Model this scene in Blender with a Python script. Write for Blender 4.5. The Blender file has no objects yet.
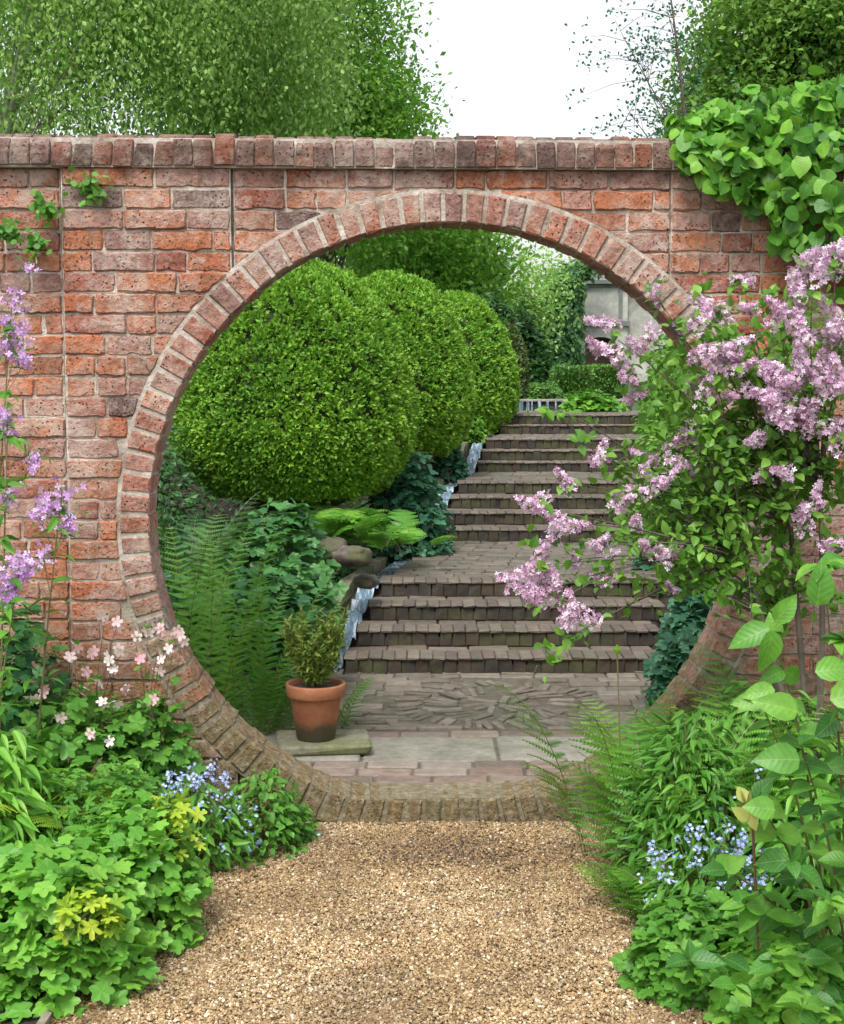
import bpy, math, random
import numpy as np
random.seed(7); RNG = np.random.default_rng(11)
C = bpy.context.scene.collection
F = 1485.0; H = 1.72; P = math.atan(142/1485)

# ---------------------------------------------------------------- placing helpers
def ray(u, v):
    x = (u-422)/F; yy = -(v-512)/F
    return (x, math.cos(P)+yy*math.sin(P), -math.sin(P)+yy*math.cos(P))
def at(u, v, d):
    r = ray(u, v); s = d/r[1]
    return np.array((r[0]*s, d, H+r[2]*s))
def onz(u, v, z):
    r = ray(u, v); s = (z-H)/r[2]
    return (r[0]*s, r[1]*s)

# ---------------------------------------------------------------- mesh builder
class MB:
    def __init__(s): s.v = []; s.f = []; s.n = 0; s.t = []; s.c = []; s.m = []
    def add(s, V, faces, tint=None, col=None, mat=0):
        V = np.asarray(V, float).reshape(-1, 3)
        for f in faces: s.f.append(np.asarray(f, np.int64)[None]+s.n); s.m.append(np.full(1, mat))
        s.v.append(V); k = len(V)
        s.t.append(np.full(k, .5 if tint is None else tint, float) if np.isscalar(tint) or tint is None else tint)
        s.c.append(np.tile(np.array(col if col is not None else (.5, .5, .5), float), (k, 1)))
        s.n += k
    def inst(s, T, P_, X, N, S, W=1.0, tint=None, col=None):
        """one template per point: X = long axis, N = normal, S = size"""
        TV, TF = T; P_ = np.asarray(P_, float)
        if len(P_) == 0: return
        X = X/(np.linalg.norm(X, axis=1, keepdims=True)+1e-9)
        N = N-(N*X).sum(1, keepdims=True)*X; N = N/(np.linalg.norm(N, axis=1, keepdims=True)+1e-9)
        Y = np.cross(N, X); S = np.broadcast_to(np.asarray(S, float), (len(P_),)); W = np.broadcast_to(np.asarray(W, float), (len(P_),))
        V = P_[:, None, :]+S[:, None, None]*(TV[None, :, 0:1]*X[:, None]+W[:, None, None]*TV[None, :, 1:2]*Y[:, None]+TV[None, :, 2:3]*N[:, None])
        k = len(TV); n = len(P_)
        off = (np.arange(n)*k+s.n)
        for size in set(len(f) for f in TF):
            fs = np.array([f for f in TF if len(f) == size])
            s.f.append((off[:, None, None]+fs[None]).reshape(-1, size)); s.m.append(np.zeros(n*len(fs)))
        s.v.append(V.reshape(-1, 3)); s.n += n*k
        t = RNG.random(n) if tint is None else np.broadcast_to(tint, (n,))
        s.t.append(np.repeat(t, k))
        s.c.append(np.tile(np.stack([TV[:, 0], TV[:, 1]+.5, np.zeros(k)], 1), (n, 1)))
    def build(s, name, mats, parent=None, smooth=False, local=False):
        me = bpy.data.meshes.new(name)
        V = np.concatenate(s.v)
        if parent is not None and not local: V = V-np.array(parent.location)
        if parent is not None and not local and parent.parent is not None: V = V-np.array(parent.parent.location)
        me.vertices.add(len(V)); me.vertices.foreach_set('co', V.astype(np.float32).ravel())
        loops = np.concatenate([a.ravel() for a in s.f]); cnt = np.concatenate([np.full(len(a), a.shape[1]) for a in s.f])
        me.loops.add(len(loops)); me.loops.foreach_set('vertex_index', loops.astype(np.int32))
        me.polygons.add(len(cnt)); st = np.concatenate([[0], np.cumsum(cnt)[:-1]])
        me.polygons.foreach_set('loop_start', st.astype(np.int32)); me.polygons.foreach_set('loop_total', cnt.astype(np.int32))
        me.polygons.foreach_set('material_index', np.concatenate(s.m).astype(np.int32))
        me.polygons.foreach_set('use_smooth', np.full(len(cnt), smooth))
        a = me.attributes.new('tint', 'FLOAT', 'POINT'); a.data.foreach_set('value', np.concatenate(s.t).astype(np.float32))
        cc = np.concatenate(s.c); 
        if not np.allclose(cc, .5):
            a = me.attributes.new('col', 'FLOAT_COLOR', 'POINT'); a.data.foreach_set('color', np.c_[cc, np.ones(len(cc))].astype(np.float32).ravel())
        me.update(calc_edges=True); me.validate()
        for m in (mats if isinstance(mats, (list, tuple)) else [mats]): me.materials.append(m)
        o = bpy.data.objects.new(name, me); C.objects.link(o)
        if parent is not None: o.parent = parent
        return o
    # solids
    def box(s, lo, hi, jit=0, col=None, tint=None, R=None, org=None):
        x0, y0, z0 = lo; x1, y1, z1 = hi
        V = np.array([(x0,y0,z0),(x1,y0,z0),(x1,y1,z0),(x0,y1,z0),(x0,y0,z1),(x1,y0,z1),(x1,y1,z1),(x0,y1,z1)], float)
        if jit: V += RNG.normal(0, jit, V.shape)
        if R is not None: V = (V-org)@R.T+org
        s.add(V, [(3,2,1,0),(4,5,6,7),(0,1,5,4),(1,2,6,5),(2,3,7,6),(3,0,4,7)], tint, col)
    def bbox(s, lo, hi, b=.006, jit=.001, col=None, tint=None, M=None):
        """box with a chamfer on every edge (24 vertices)"""
        lo = np.array(lo, float); hi = np.array(hi, float); V = []; idx = {}
        for cx in (0, 1):
            for cy in (0, 1):
                for cz in (0, 1):
                    c = np.where([cx, cy, cz], hi, lo); sg = np.where([cx, cy, cz], -1, 1)
                    j = RNG.normal(0, jit, 3) if jit else 0
                    for a in range(3):
                        p = c+sg*b; p[a] = c[a]; idx[(cx, cy, cz, a)] = len(V); V.append(p+j)
        Fs = []
        for a in range(3):
            u, w = [i for i in range(3) if i != a]
            for sd in (0, 1):
                q = []
                for (i, j) in ((0,0),(1,0),(1,1),(0,1)):
                    k = [0,0,0]; k[a] = sd; k[u] = i; k[w] = j; q.append(idx[(*k, a)])
                if (sd == 0) != (a == 1): q = q[::-1]
                Fs.append(q)
            for i in (0, 1):
                for j in (0, 1):
                    k0 = [0,0,0]; k0[u] = i; k0[w] = j; k1 = list(k0); k1[a] = 1
                    Fs.append([idx[(*k0, u)], idx[(*k1, u)], idx[(*k1, w)], idx[(*k0, w)]])
        for i in (0,1):
            for j in (0,1):
                for k in (0,1): Fs.append([idx[(i,j,k,0)], idx[(i,j,k,1)], idx[(i,j,k,2)]])
        V = np.array(V)
        if M is not None: V = M(V)
        s.add(V, Fs, tint, col)
    def tube(s, pts, r, n=5, tint=None, cap=False):
        pts = np.asarray(pts, float); r = np.broadcast_to(np.asarray(r, float), (len(pts),))
        T = np.gradient(pts, axis=0); T /= np.linalg.norm(T, axis=1, keepdims=True)+1e-9
        up = np.array((.31, .2, .93)); A = np.cross(T, up); A /= np.linalg.norm(A, axis=1, keepdims=True)+1e-9; B = np.cross(T, A)
        th = np.arange(n)*2*math.pi/n
        V = pts[:, None]+r[:, None, None]*(np.cos(th)[None, :, None]*A[:, None]+np.sin(th)[None, :, None]*B[:, None])
        m = len(pts); fs = [(i*n+j, i*n+(j+1) % n, (i+1)*n+(j+1) % n, (i+1)*n+j) for i in range(m-1) for j in range(n)]
        b = s.n; s.v.append(V.reshape(-1, 3)); s.n += m*n; s.f.append(np.array(fs)+b); s.m.append(np.zeros(len(fs)))
        s.t.append(np.full(m*n, .5 if tint is None else tint)); s.c.append(np.full((m*n, 3), .5))
    def lathe(s, prof, c, n=32, jit=0):
        V = []; c = np.array(c)
        for (r, z) in prof:
            for j in range(n):
                a = 2*math.pi*j/n; V.append(c+(r*math.cos(a), r*math.sin(a), z))
        m = len(prof)
        s.add(V, [(i*n+j, i*n+(j+1) % n, (i+1)*n+(j+1) % n, (i+1)*n+j) for i in range(m-1) for j in range(n)])

def bez(a, b, c, n=8):
    t = np.linspace(0, 1, n)[:, None]; a, b, c = map(np.asarray, (a, b, c))
    return (1-t)**2*a+2*t*(1-t)*b+t*t*c

# ---------------------------------------------------------------- leaf templates
def tpl(v, f): return (np.array(v, float), f)
T_quad = tpl([(0,0,0),(.5,-.3,.06),(1,0,0),(.5,.3,.06)], [(0,1,2,3)])
T_fold = tpl([(0,0,0),(.45,-.32,.08),(1,0,-.06),(.45,.32,.08),(.45,0,0)], [(0,1,4),(1,2,4),(2,3,4),(3,0,4)])
def ovate(w=.3, arch=.22, heart=0.0, cup=.07):
    ts = [0, .12, .3, .5, .7, .87, 1]; ws = [0, .62, .98, .95, .68, .32, 0]
    V = [(t, 0, -arch*t*t) for t in ts]; L = []; R = []
    for i in range(1, 6):
        x = ts[i]-(heart if i == 1 else 0)
        L.append(len(V)); V.append((x, w*ws[i], -arch*ts[i]**2+cup*ws[i])); R.append(len(V)); V.append((x, -w*ws[i], -arch*ts[i]**2+cup*ws[i]))
    f = [(0, 1, L[0]), (0, R[0], 1)]
    for i in range(4): f += [(i+1, i+2, L[i+1], L[i]), (i+1, R[i], R[i+1], i+2)]
    f += [(5, 6, L[4]), (5, R[4], 6)]
    return tpl(V, f)
T_ovate = ovate(); T_lance = ovate(.13, .35); T_heart = ovate(.45, .3, .18, .05); T_broad = ovate(.36, .28, .03, .1)
def lobed(n=5, deep=.45, spread=2.2, cup=.1):
    V = [(.42, 0, -.02)]; k = n*4; pts = []
    for i in range(n):
        a = (i-(n-1)/2)/((n-1)/2)*spread
        for (da, rr) in ((-.5, deep), (-.22, .88), (0, 1.0), (.22, .88)):
            aa = a+da*spread*2/(n-1); r = .55*rr*(1-.12*abs(a)/spread)
            pts.append((.42+r*math.cos(aa), r*math.sin(aa), cup*rr-.14*rr*rr))
    pts.append((.05, 0, 0))
    V += pts; m = len(pts)
    return tpl(V, [(0, i+1, (i+1) % m+1) for i in range(m)])
T_lobe = lobed(5, .66, 2.3); T_star = lobed(); T_round = lobed(7, .8, 2.5); T_tri = lobed(3, .62, 1.7); T_ivy = lobed(3, .8, 1.9, .06)
def serr(n=7, w=.2, arch=.2):
    V = []; f = []
    for i in range(n+1):
        t = i/n; V.append((t, 0, -arch*t*t))
    for sgn in (1, -1):
        b = len(V)
        for i in range(n):
            t = i/n; ww = w*(1-t*.85)*(.75 if i == 0 else 1)
            V.append((t+.9/n, sgn*ww, -arch*t*t-.02)); 
            f.append((i, i+1, b+i) if sgn < 0 else (i, b+i, i+1))
    return tpl(V, f)
T_serr = serr(11, .17)
def flower(k, w=.42, cup=.15):
    V = [(0,0,0)]; f = []
    for i in range(k):
        a = 2*math.pi*i/k; d = .9*math.pi/k*w/.5
        b = len(V); V += [(.6*math.cos(a-d), .6*math.sin(a-d), cup*.6), (math.cos(a-d*.45), math.sin(a-d*.45), cup), (math.cos(a+d*.45), math.sin(a+d*.45), cup), (.6*math.cos(a+d), .6*math.sin(a+d), cup*.6)]
        f.append((0, b, b+1, b+2, b+3))
    return tpl(V, f)
T_fl4 = flower(4); T_fl5 = flower(5, .5)
T_oct = tpl([(-.5,0,0),(.5,0,0),(0,-.5,0),(0,.5,0),(0,0,-.35),(0,0,.35)], [(0,2,5),(2,1,5),(1,3,5),(3,0,5),(2,0,4),(1,2,4),(3,1,4),(0,3,4)])

# ---------------------------------------------------------------- materials
def newmat(name):
    m = bpy.data.materials.new(name); m.use_nodes = True; nt = m.node_tree; b = nt.nodes['Principled BSDF']; return m, nt, b
def N(nt, t, **k):
    n = nt.nodes.new(t)
    for a, v in k.items():
        if a in n.inputs.keys(): n.inputs[a].default_value = v
        else: setattr(n, a, v)
    return n
def lk(nt, a, b): nt.links.new(a, b)
def ramp(nt, fac, stops):
    r = nt.nodes.new('ShaderNodeValToRGB'); e = r.color_ramp.elements
    e[0].position = stops[0][0]; e[0].color = (*stops[0][1], 1); e[1].position = stops[-1][0]; e[1].color = (*stops[-1][1], 1)
    for p, c in stops[1:-1]:
        x = e.new(p); x.color = (*c, 1)
    if fac is not None: lk(nt, fac, r.inputs[0])
    return r
def g(x): return (x, x, x)
def coord(nt, which='Object'): return nt.nodes.new('ShaderNodeTexCoord').outputs[which]
def noise(nt, scale, det=4, rough=.6, vec=None):
    n = N(nt, 'ShaderNodeTexNoise', Scale=scale, Detail=det, Roughness=rough); lk(nt, vec if vec is not None else coord(nt), n.inputs['Vector']); return n
def mix(nt, fac, a, b, mode='MIX'):
    m = nt.nodes.new('ShaderNodeMix'); m.data_type = 'RGBA'; m.blend_type = mode
    for i, x in ((0, fac), (6, a), (7, b)):
        if isinstance(x, (float, int)): m.inputs[i].default_value = x
        elif isinstance(x, tuple): m.inputs[i].default_value = (*x, 1)
        else: lk(nt, x, m.inputs[i])
    return m.outputs[2]
def bump(nt, b, h, s=.5, d=.01, prev=None):
    n = N(nt, 'ShaderNodeBump', Strength=s, Distance=d); lk(nt, h, n.inputs['Height'])
    if prev is not None: lk(nt, prev.outputs[0], n.inputs['Normal'])
    lk(nt, n.outputs[0], b.inputs['Normal']); return n

def leaf_mat(name, stops, trans=.3, rough=.42, nscale=0, spec=.35, veins=False):
    if 'leaf' in name and name not in ('golden_leaf', 'dead_leaf', 'bronze_leaf'): stops = [(p, (c[0]*.86, c[1]*.97, c[2]*1.1+.003)) for p, c in stops]
    m, nt, b = newmat(name)
    a = N(nt, 'ShaderNodeAttribute', attribute_name='tint')
    fac = a.outputs['Fac']
    if nscale:
        n = noise(nt, nscale, 2); mm = N(nt, 'ShaderNodeMath', operation='MULTIPLY_ADD'); lk(nt, n.outputs[0], mm.inputs[0]); mm.inputs[1].default_value = 1.1
        s2 = N(nt, 'ShaderNodeMath', operation='MULTIPLY_ADD'); lk(nt, fac, s2.inputs[0]); s2.inputs[1].default_value = .6; s2.inputs[2].default_value = -.34
        lk(nt, s2.outputs[0], mm.inputs[2]); fac = mm.outputs[0]
    r = ramp(nt, fac, stops); leafc = r.outputs[0]
    if veins:
        ac = N(nt, 'ShaderNodeAttribute', attribute_name='col'); sp = N(nt, 'ShaderNodeSeparateXYZ'); lk(nt, ac.outputs['Color'], sp.inputs[0])
        y0 = N(nt, 'ShaderNodeMath', operation='SUBTRACT'); lk(nt, sp.outputs[1], y0.inputs[0]); y0.inputs[1].default_value = .5
        ab = N(nt, 'ShaderNodeMath', operation='ABSOLUTE'); lk(nt, y0.outputs[0], ab.inputs[0])
        d_ = N(nt, 'ShaderNodeMath', operation='MULTIPLY_ADD'); lk(nt, ab.outputs[0], d_.inputs[0]); d_.inputs[1].default_value = -.75; lk(nt, sp.outputs[0], d_.inputs[2])
        sc_ = N(nt, 'ShaderNodeMath', operation='MULTIPLY'); lk(nt, d_.outputs[0], sc_.inputs[0]); sc_.inputs[1].default_value = 44
        sn = N(nt, 'ShaderNodeMath', operation='SINE'); lk(nt, sc_.outputs[0], sn.inputs[0])
        rv = ramp(nt, sn.outputs[0], [(.8, g(0)), (1, g(.16))]); rmid = ramp(nt, ab.outputs[0], [(.004, g(.4)), (.018, g(0))])
        mx = N(nt, 'ShaderNodeMath', operation='MAXIMUM'); lk(nt, rv.outputs[0], mx.inputs[0]); lk(nt, rmid.outputs[0], mx.inputs[1])
        leafc = mix(nt, mx.outputs[0], leafc, (.4, .55, .16)); nb_ = noise(nt, 30, 3); rb_ = ramp(nt, nb_.outputs[0], [(.3, g(.75)), (.7, g(1.15))]); leafc = mix(nt, 1.0, leafc, rb_.outputs[0], 'MULTIPLY')
        bump(nt, b, sn.outputs[0], .2, .001)
    lk(nt, leafc, b.inputs['Base Color']); b.inputs['Roughness'].default_value = rough; b.inputs['Specular IOR Level'].default_value = spec
    if trans:
        t = N(nt, 'ShaderNodeBsdfTranslucent'); mm = mix(nt, .2, leafc, (.25, .48, .04)); lk(nt, mm, t.inputs['Color'])
        s = N(nt, 'ShaderNodeMixShader'); s.inputs[0].default_value = trans
        lk(nt, b.outputs[0], s.inputs[1]); lk(nt, t.outputs[0], s.inputs[2]); lk(nt, s.outputs[0], nt.nodes['Material Output'].inputs[0])
    return m
def G(*cols):  # ramp stops evenly spaced
    return [(i/(len(cols)-1), c) for i, c in enumerate(cols)]
M = {}
M['hedge'] = leaf_mat('hedge_leaf', G((.08,.2,.015),(.16,.33,.025),(.27,.46,.035),(.42,.58,.05)), .3, .5, 1.2)
M['hedge_dull'] = leaf_mat('old_hedge_leaf', G((.05,.08,.015),(.1,.14,.03),(.14,.17,.05)), .2)
M['box'] = leaf_mat('box_leaf', G((.05,.13,.02),(.11,.24,.03),(.2,.36,.06)), .25)
M['birch'] = leaf_mat('birch_leaf', G((.13,.24,.04),(.26,.43,.08),(.4,.58,.12),(.56,.72,.2)), .5, .5)
M['tree'] = leaf_mat('tree_leaf', G((.1,.25,.025),(.2,.4,.04),(.34,.55,.07)), .5, .45)
M['evergreen'] = leaf_mat('evergreen_leaf', G((.07,.16,.022),(.15,.29,.035),(.28,.44,.055)), .4, .5)
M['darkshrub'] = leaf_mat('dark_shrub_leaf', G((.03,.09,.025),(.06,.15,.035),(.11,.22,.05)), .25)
M['bluegreen'] = leaf_mat('blue_green_leaf', G((.03,.1,.045),(.06,.18,.08),(.1,.25,.11)), .25)
M['vine'] = leaf_mat('vine_leaf', G((.045,.16,.015),(.1,.29,.02),(.18,.42,.03),(.28,.52,.05)), .35, .4, veins=True)
M['lilac'] = leaf_mat('lilac_leaf', G((.09,.21,.02),(.16,.33,.035),(.29,.48,.06)), .4)
M['bigleaf'] = leaf_mat('big_shrub_leaf', G((.05,.17,.025),(.09,.27,.03),(.15,.37,.035),(.24,.46,.05)), .4, .38, veins=True)
M['fern'] = leaf_mat('fern_leaf', G((.07,.2,.015),(.13,.31,.02),(.2,.4,.035)), .35)
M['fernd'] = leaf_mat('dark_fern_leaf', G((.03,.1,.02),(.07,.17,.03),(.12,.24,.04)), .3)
M['bed'] = leaf_mat('bed_leaf', G((.07,.2,.02),(.12,.3,.03),(.2,.42,.05)), .35)
M['bedlight'] = leaf_mat('light_bed_leaf', G((.11,.3,.03),(.18,.42,.04),(.28,.52,.06)), .35)
M['gold'] = leaf_mat('golden_leaf', G((.18,.36,.03),(.3,.47,.035),(.45,.56,.05)), .35)
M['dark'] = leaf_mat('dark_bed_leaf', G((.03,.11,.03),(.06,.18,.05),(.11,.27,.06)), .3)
M['olive'] = leaf_mat('olive_leaf', G((.08,.15,.02),(.2,.28,.035),(.4,.4,.07)), .25)
M['darkgeranium'] = leaf_mat('deep_green_leaf', G((.04,.13,.03),(.08,.22,.05),(.13,.3,.07)), .25)
M['stem'] = leaf_mat('green_stem', G((.08,.16,.03),(.16,.14,.06),(.12,.2,.04)), 0)
M['purplestem'] = leaf_mat('reddish_stem', G((.12,.06,.05),(.14,.08,.05)), 0)
M['lilacfl'] = leaf_mat('lilac_flower', G((.3,.08,.22),(.62,.34,.54),(.8,.58,.74),(.88,.76,.86)), .3, .6)
M['rocketfl'] = leaf_mat('violet_flower', G((.5,.22,.6),(.68,.4,.78),(.82,.6,.88)), .3, .6)
M['pinkfl'] = leaf_mat('pink_flower', G((.78,.4,.46),(.9,.62,.64),(.95,.85,.82)), .3, .6)
M['bluefl'] = leaf_mat('blue_flower', G((.25,.36,.75),(.42,.52,.88),(.65,.72,.95)), .2, .6)

m, nt, b = newmat('bark'); n = noise(nt, 9, 5); r = ramp(nt, n.outputs[0], [(.3, (.05,.04,.03)), (.7, (.16,.13,.1))]); lk(nt, r.outputs[0], b.inputs['Base Color']); b.inputs['Roughness'].default_value = .9; bump(nt, b, n.outputs[0], .7, .02); M['bark'] = m
m, nt, b = newmat('pale_bark'); n = noise(nt, 7, 5); r = ramp(nt, n.outputs[0], [(.35, (.12,.11,.09)), (.5, (.4,.38,.33)), (.8, (.55,.52,.46))]); lk(nt, r.outputs[0], b.inputs['Base Color']); b.inputs['Roughness'].default_value = .8; M['palebark'] = m
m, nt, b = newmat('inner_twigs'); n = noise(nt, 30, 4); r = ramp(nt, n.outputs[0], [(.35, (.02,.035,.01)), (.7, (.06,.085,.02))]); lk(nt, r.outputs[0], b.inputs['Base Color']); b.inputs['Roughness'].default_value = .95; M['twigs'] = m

def brick_mat(name, mossy=0.0, dark=1.0, grime=.5):
    m, nt, b = newmat(name)
    a = N(nt, 'ShaderNodeAttribute', attribute_name='col'); co = coord(nt)
    n1 = noise(nt, 14, 5, .65, co); n2 = noise(nt, 60, 4, .7, co); n3 = noise(nt, 3.1, 4, .6, co); n4 = noise(nt, 22, 6, .75, co)
    r1 = ramp(nt, n1.outputs[0], [(.25, g(.62)), (.5, g(1.0)), (.8, (1.3, 1.22, 1.2))])
    c = mix(nt, .9, a.outputs['Color'], r1.outputs[0], 'MULTIPLY')
    r2 = ramp(nt, n2.outputs[0], [(.35, g(.55)), (.5, g(1)), (.7, g(1.2))]); c = mix(nt, .85, c, r2.outputs[0], 'MULTIPLY')
    # lime bloom
    mu = N(nt, 'ShaderNodeMath', operation='MULTIPLY'); lk(nt, n3.outputs[0], mu.inputs[0]); lk(nt, n4.outputs[0], mu.inputs[1])
    rw = ramp(nt, mu.outputs[0], [(.2, g(0)), (.35, g(.75))]); c = mix(nt, rw.outputs[0], c, (.54, .43, .36))
    # weathered pits
    nd = noise(nt, 45, 3, .6, co); vs = N(nt, 'ShaderNodeVectorMath', operation='SCALE'); lk(nt, nd.outputs['Color'], vs.inputs[0]); vs.inputs['Scale'].default_value = .022
    va = N(nt, 'ShaderNodeVectorMath', operation='ADD'); lk(nt, co, va.inputs[0]); lk(nt, vs.outputs[0], va.inputs[1])
    vo = N(nt, 'ShaderNodeTexVoronoi', Scale=62.0); lk(nt, va.outputs[0], vo.inputs['Vector'])
    n5 = noise(nt, 7, 3, .5, co)
    rv = ramp(nt, vo.outputs['Distance'], [(.1, g(.9)), (.26, g(0))]); rm = ramp(nt, n5.outputs[0], [(.44, g(0)), (.54, g(1))])
    pm = N(nt, 'ShaderNodeMath', operation='MULTIPLY'); lk(nt, rv.outputs[0], pm.inputs[0]); lk(nt, rm.outputs[0], pm.inputs[1])
    c = mix(nt, pm.outputs[0], c, (.07, .03, .025))
    # dark algae grime
    n6 = noise(nt, 4.3, 6, .7, co); rg = ramp(nt, n6.outputs[0], [(.5, g(0)), (.68, g(grime))]); c = mix(nt, rg.outputs[0], c, (.1, .075, .055))
    if mossy >= 0:
        sp = N(nt, 'ShaderNodeSeparateXYZ'); lk(nt, co, sp.inputs[0])
        mr = N(nt, 'ShaderNodeMapRange'); mr.inputs[1].default_value = 1.15; mr.inputs[2].default_value = .25; lk(nt, sp.outputs[2], mr.inputs[0])
        n7 = noise(nt, 9, 6, .75, co); ad = N(nt, 'ShaderNodeMath', operation='MULTIPLY_ADD'); lk(nt, mr.outputs[0], ad.inputs[0]); ad.inputs[1].default_value = .36+mossy; lk(nt, n7.outputs[0], ad.inputs[2])
        rmz = ramp(nt, ad.outputs[0], [(.62, g(0)), (.86, g(.85))]); n8 = noise(nt, 35, 4, .7, co)
        mc = ramp(nt, n8.outputs[0], [(.3, (.06,.05,.02)), (.5, (.17,.14,.06)), (.7, (.3,.28,.2))])
        c = mix(nt, rmz.outputs[0], c, mc.outputs[0])
    if dark != 1: c = mix(nt, 1.0, c, g(dark), 'MULTIPLY')
    lk(nt, c, b.inputs['Base Color']); b.inputs['Roughness'].default_value = .88; b.inputs['Specular IOR Level'].default_value = .25
    hh = N(nt, 'ShaderNodeMath', operation='SUBTRACT'); lk(nt, n4.outputs[0], hh.inputs[0]); lk(nt, pm.outputs[0], hh.inputs[1])
    bp = bump(nt, b, hh.outputs[0], 1.0, .014); bp = bump(nt, b, n2.outputs[0], .8, .006, bp); bump(nt, b, n1.outputs[0], .7, .02, bp)
    return m
M['brick'] = brick_mat('weathered_brick'); M['ringbrick'] = brick_mat('arch_brick', .08); M['cope'] = brick_mat('coping_brick', -.5, .68, .95)
def stone_mat(name, c0, c1, c2, sc=8, moss=.0, rough=.85, bs=.5, thr=.52):
    m, nt, b = newmat(name); co = coord(nt); n = noise(nt, sc, 7, .7, co); r = ramp(nt, n.outputs[0], [(.3, c0), (.5, c1), (.72, c2)]); c = r.outputs[0]
    n2 = noise(nt, sc*.4, 6, .7, co); n3 = noise(nt, sc*6, 4, .7, co)
    if moss:
        rm = ramp(nt, n2.outputs[0], [(thr, g(0)), (thr+.12, g(moss))]); c = mix(nt, rm.outputs[0], c, (.1, .12, .03))
    r3 = ramp(nt, n3.outputs[0], [(.3, g(.7)), (.7, g(1.25))]); c = mix(nt, .7, c, r3.outputs[0], 'MULTIPLY')
    lk(nt, c, b.inputs['Base Color']); b.inputs['Roughness'].default_value = rough
    bp = bump(nt, b, n.outputs[0], bs, .01); bump(nt, b, n3.outputs[0], bs*.6, .004, bp); return m
m, nt, b = newmat('lime_mortar'); co = coord(nt); n = noise(nt, 6, 6, .7, co); n3 = noise(nt, 60, 4, .7, co)
r = ramp(nt, n.outputs[0], [(.3, (.14,.1,.07)), (.42, (.34,.28,.22)), (.54, (.5,.44,.37)), (.7, (.68,.64,.57))]); r3 = ramp(nt, n3.outputs[0], [(.3, g(.65)), (.7, g(1.2))]); c = mix(nt, .8, r.outputs[0], r3.outputs[0], 'MULTIPLY')
sp = N(nt, 'ShaderNodeSeparateXYZ'); lk(nt, co, sp.inputs[0]); mr = N(nt, 'ShaderNodeMapRange'); mr.inputs[1].default_value = 1.1; mr.inputs[2].default_value = .4; lk(nt, sp.outputs[2], mr.inputs[0])
n8 = noise(nt, 35, 4, .7, co); mc = ramp(nt, n8.outputs[0], [(.3, (.05,.042,.018)), (.5, (.14,.115,.055)), (.7, (.26,.24,.16))]); mm = N(nt, 'ShaderNodeMath', operation='MULTIPLY'); lk(nt, mr.outputs[0], mm.inputs[0]); mm.inputs[1].default_value = .85
lk(nt, mix(nt, mm.outputs[0], c, mc.outputs[0]), b.inputs['Base Color']); b.inputs['Roughness'].default_value = .9; bump(nt, b, n3.outputs[0], .9, .008); M['mortar'] = m
M['slab'] = stone_mat('paving_slab', (.13,.125,.1), (.22,.21,.17), (.32,.3,.25), 5, .25)
M['slabmoss'] = stone_mat('mossy_slab', (.1,.1,.06), (.2,.19,.13), (.32,.3,.2), 9, .6, thr=.46)
M['tile'] = stone_mat('edge_tile', (.12,.09,.07), (.24,.19,.14), (.4,.34,.25), 12, .35, thr=.5)
M['fillpale'] = stone_mat('pale_joint_fill', (.06,.05,.035), (.11,.095,.07), (.17,.15,.11), 15, .4)
M['bedding'] = stone_mat('dark_joint_fill', (.03,.025,.018), (.06,.05,.035), (.1,.09,.05), 15, .5)
M['rock'] = stone_mat('rock', (.035,.028,.022), (.09,.075,.06), (.17,.145,.12), 9, .6)
M['palestone'] = stone_mat('pale_stone', (.24,.24,.22), (.4,.39,.36), (.56,.55,.5), .7, .35)
M['slate'] = stone_mat('slate', (.09,.1,.1), (.16,.175,.175), (.24,.25,.25), 2, .3)
M['terracotta_in'] = stone_mat('potting_soil', (.02,.015,.01), (.05,.035,.02), (.08,.06,.04), 60)
def attr_paver(name, moss=.4, thr=.52, wet=.55):
    m, nt, b = newmat(name); co = coord(nt); a = N(nt, 'ShaderNodeAttribute', attribute_name='col')
    n = noise(nt, 16, 6, .7, co); n2 = noise(nt, 3.5, 6, .7, co); n3 = noise(nt, 80, 3, .6, co)
    r = ramp(nt, n.outputs[0], [(.3, g(.6)), (.6, g(1.1)), (.8, g(1.5))]); c = mix(nt, .9, a.outputs['Color'], r.outputs[0], 'MULTIPLY')
    rm = ramp(nt, n2.outputs[0], [(thr, g(0)), (thr+.14, g(moss))]); c = mix(nt, rm.outputs[0], c, (.085, .09, .03))
    lk(nt, c, b.inputs['Base Color']); b.inputs['Roughness'].default_value = wet+.2
    bp = bump(nt, b, n.outputs[0], .6, .008); bump(nt, b, n3.outputs[0], .4, .003, bp); return m
M['paver'] = attr_paver('path_brick'); M['riser'] = attr_paver('damp_shaded_riser_brick', .6, .47)

m, nt, b = newmat('terracotta'); co = coord(nt); n = noise(nt, 9, 6, .7, co); r = ramp(nt, n.outputs[0], [(.35, (.25,.09,.04)), (.6, (.37,.145,.065)), (.75, (.42,.24,.15))])
sp = N(nt, 'ShaderNodeSeparateXYZ'); lk(nt, co, sp.inputs[0]); mr = N(nt, 'ShaderNodeMapRange'); mr.inputs[1].default_value = .15; mr.inputs[2].default_value = 0; lk(nt, sp.outputs[2], mr.inputs[0])
ad = N(nt, 'ShaderNodeMath', operation='MULTIPLY'); lk(nt, mr.outputs[0], ad.inputs[0]); n2 = noise(nt, 7, 5, .7, co); lk(nt, n2.outputs[0], ad.inputs[1]); rr = ramp(nt, ad.outputs[0], [(.16, g(0)), (.36, g(.9))])
lk(nt, mix(nt, rr.outputs[0], r.outputs[0], (.05, .055, .03)), b.inputs['Base Color']); b.inputs['Roughness'].default_value = .75; M['pot'] = m

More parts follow.
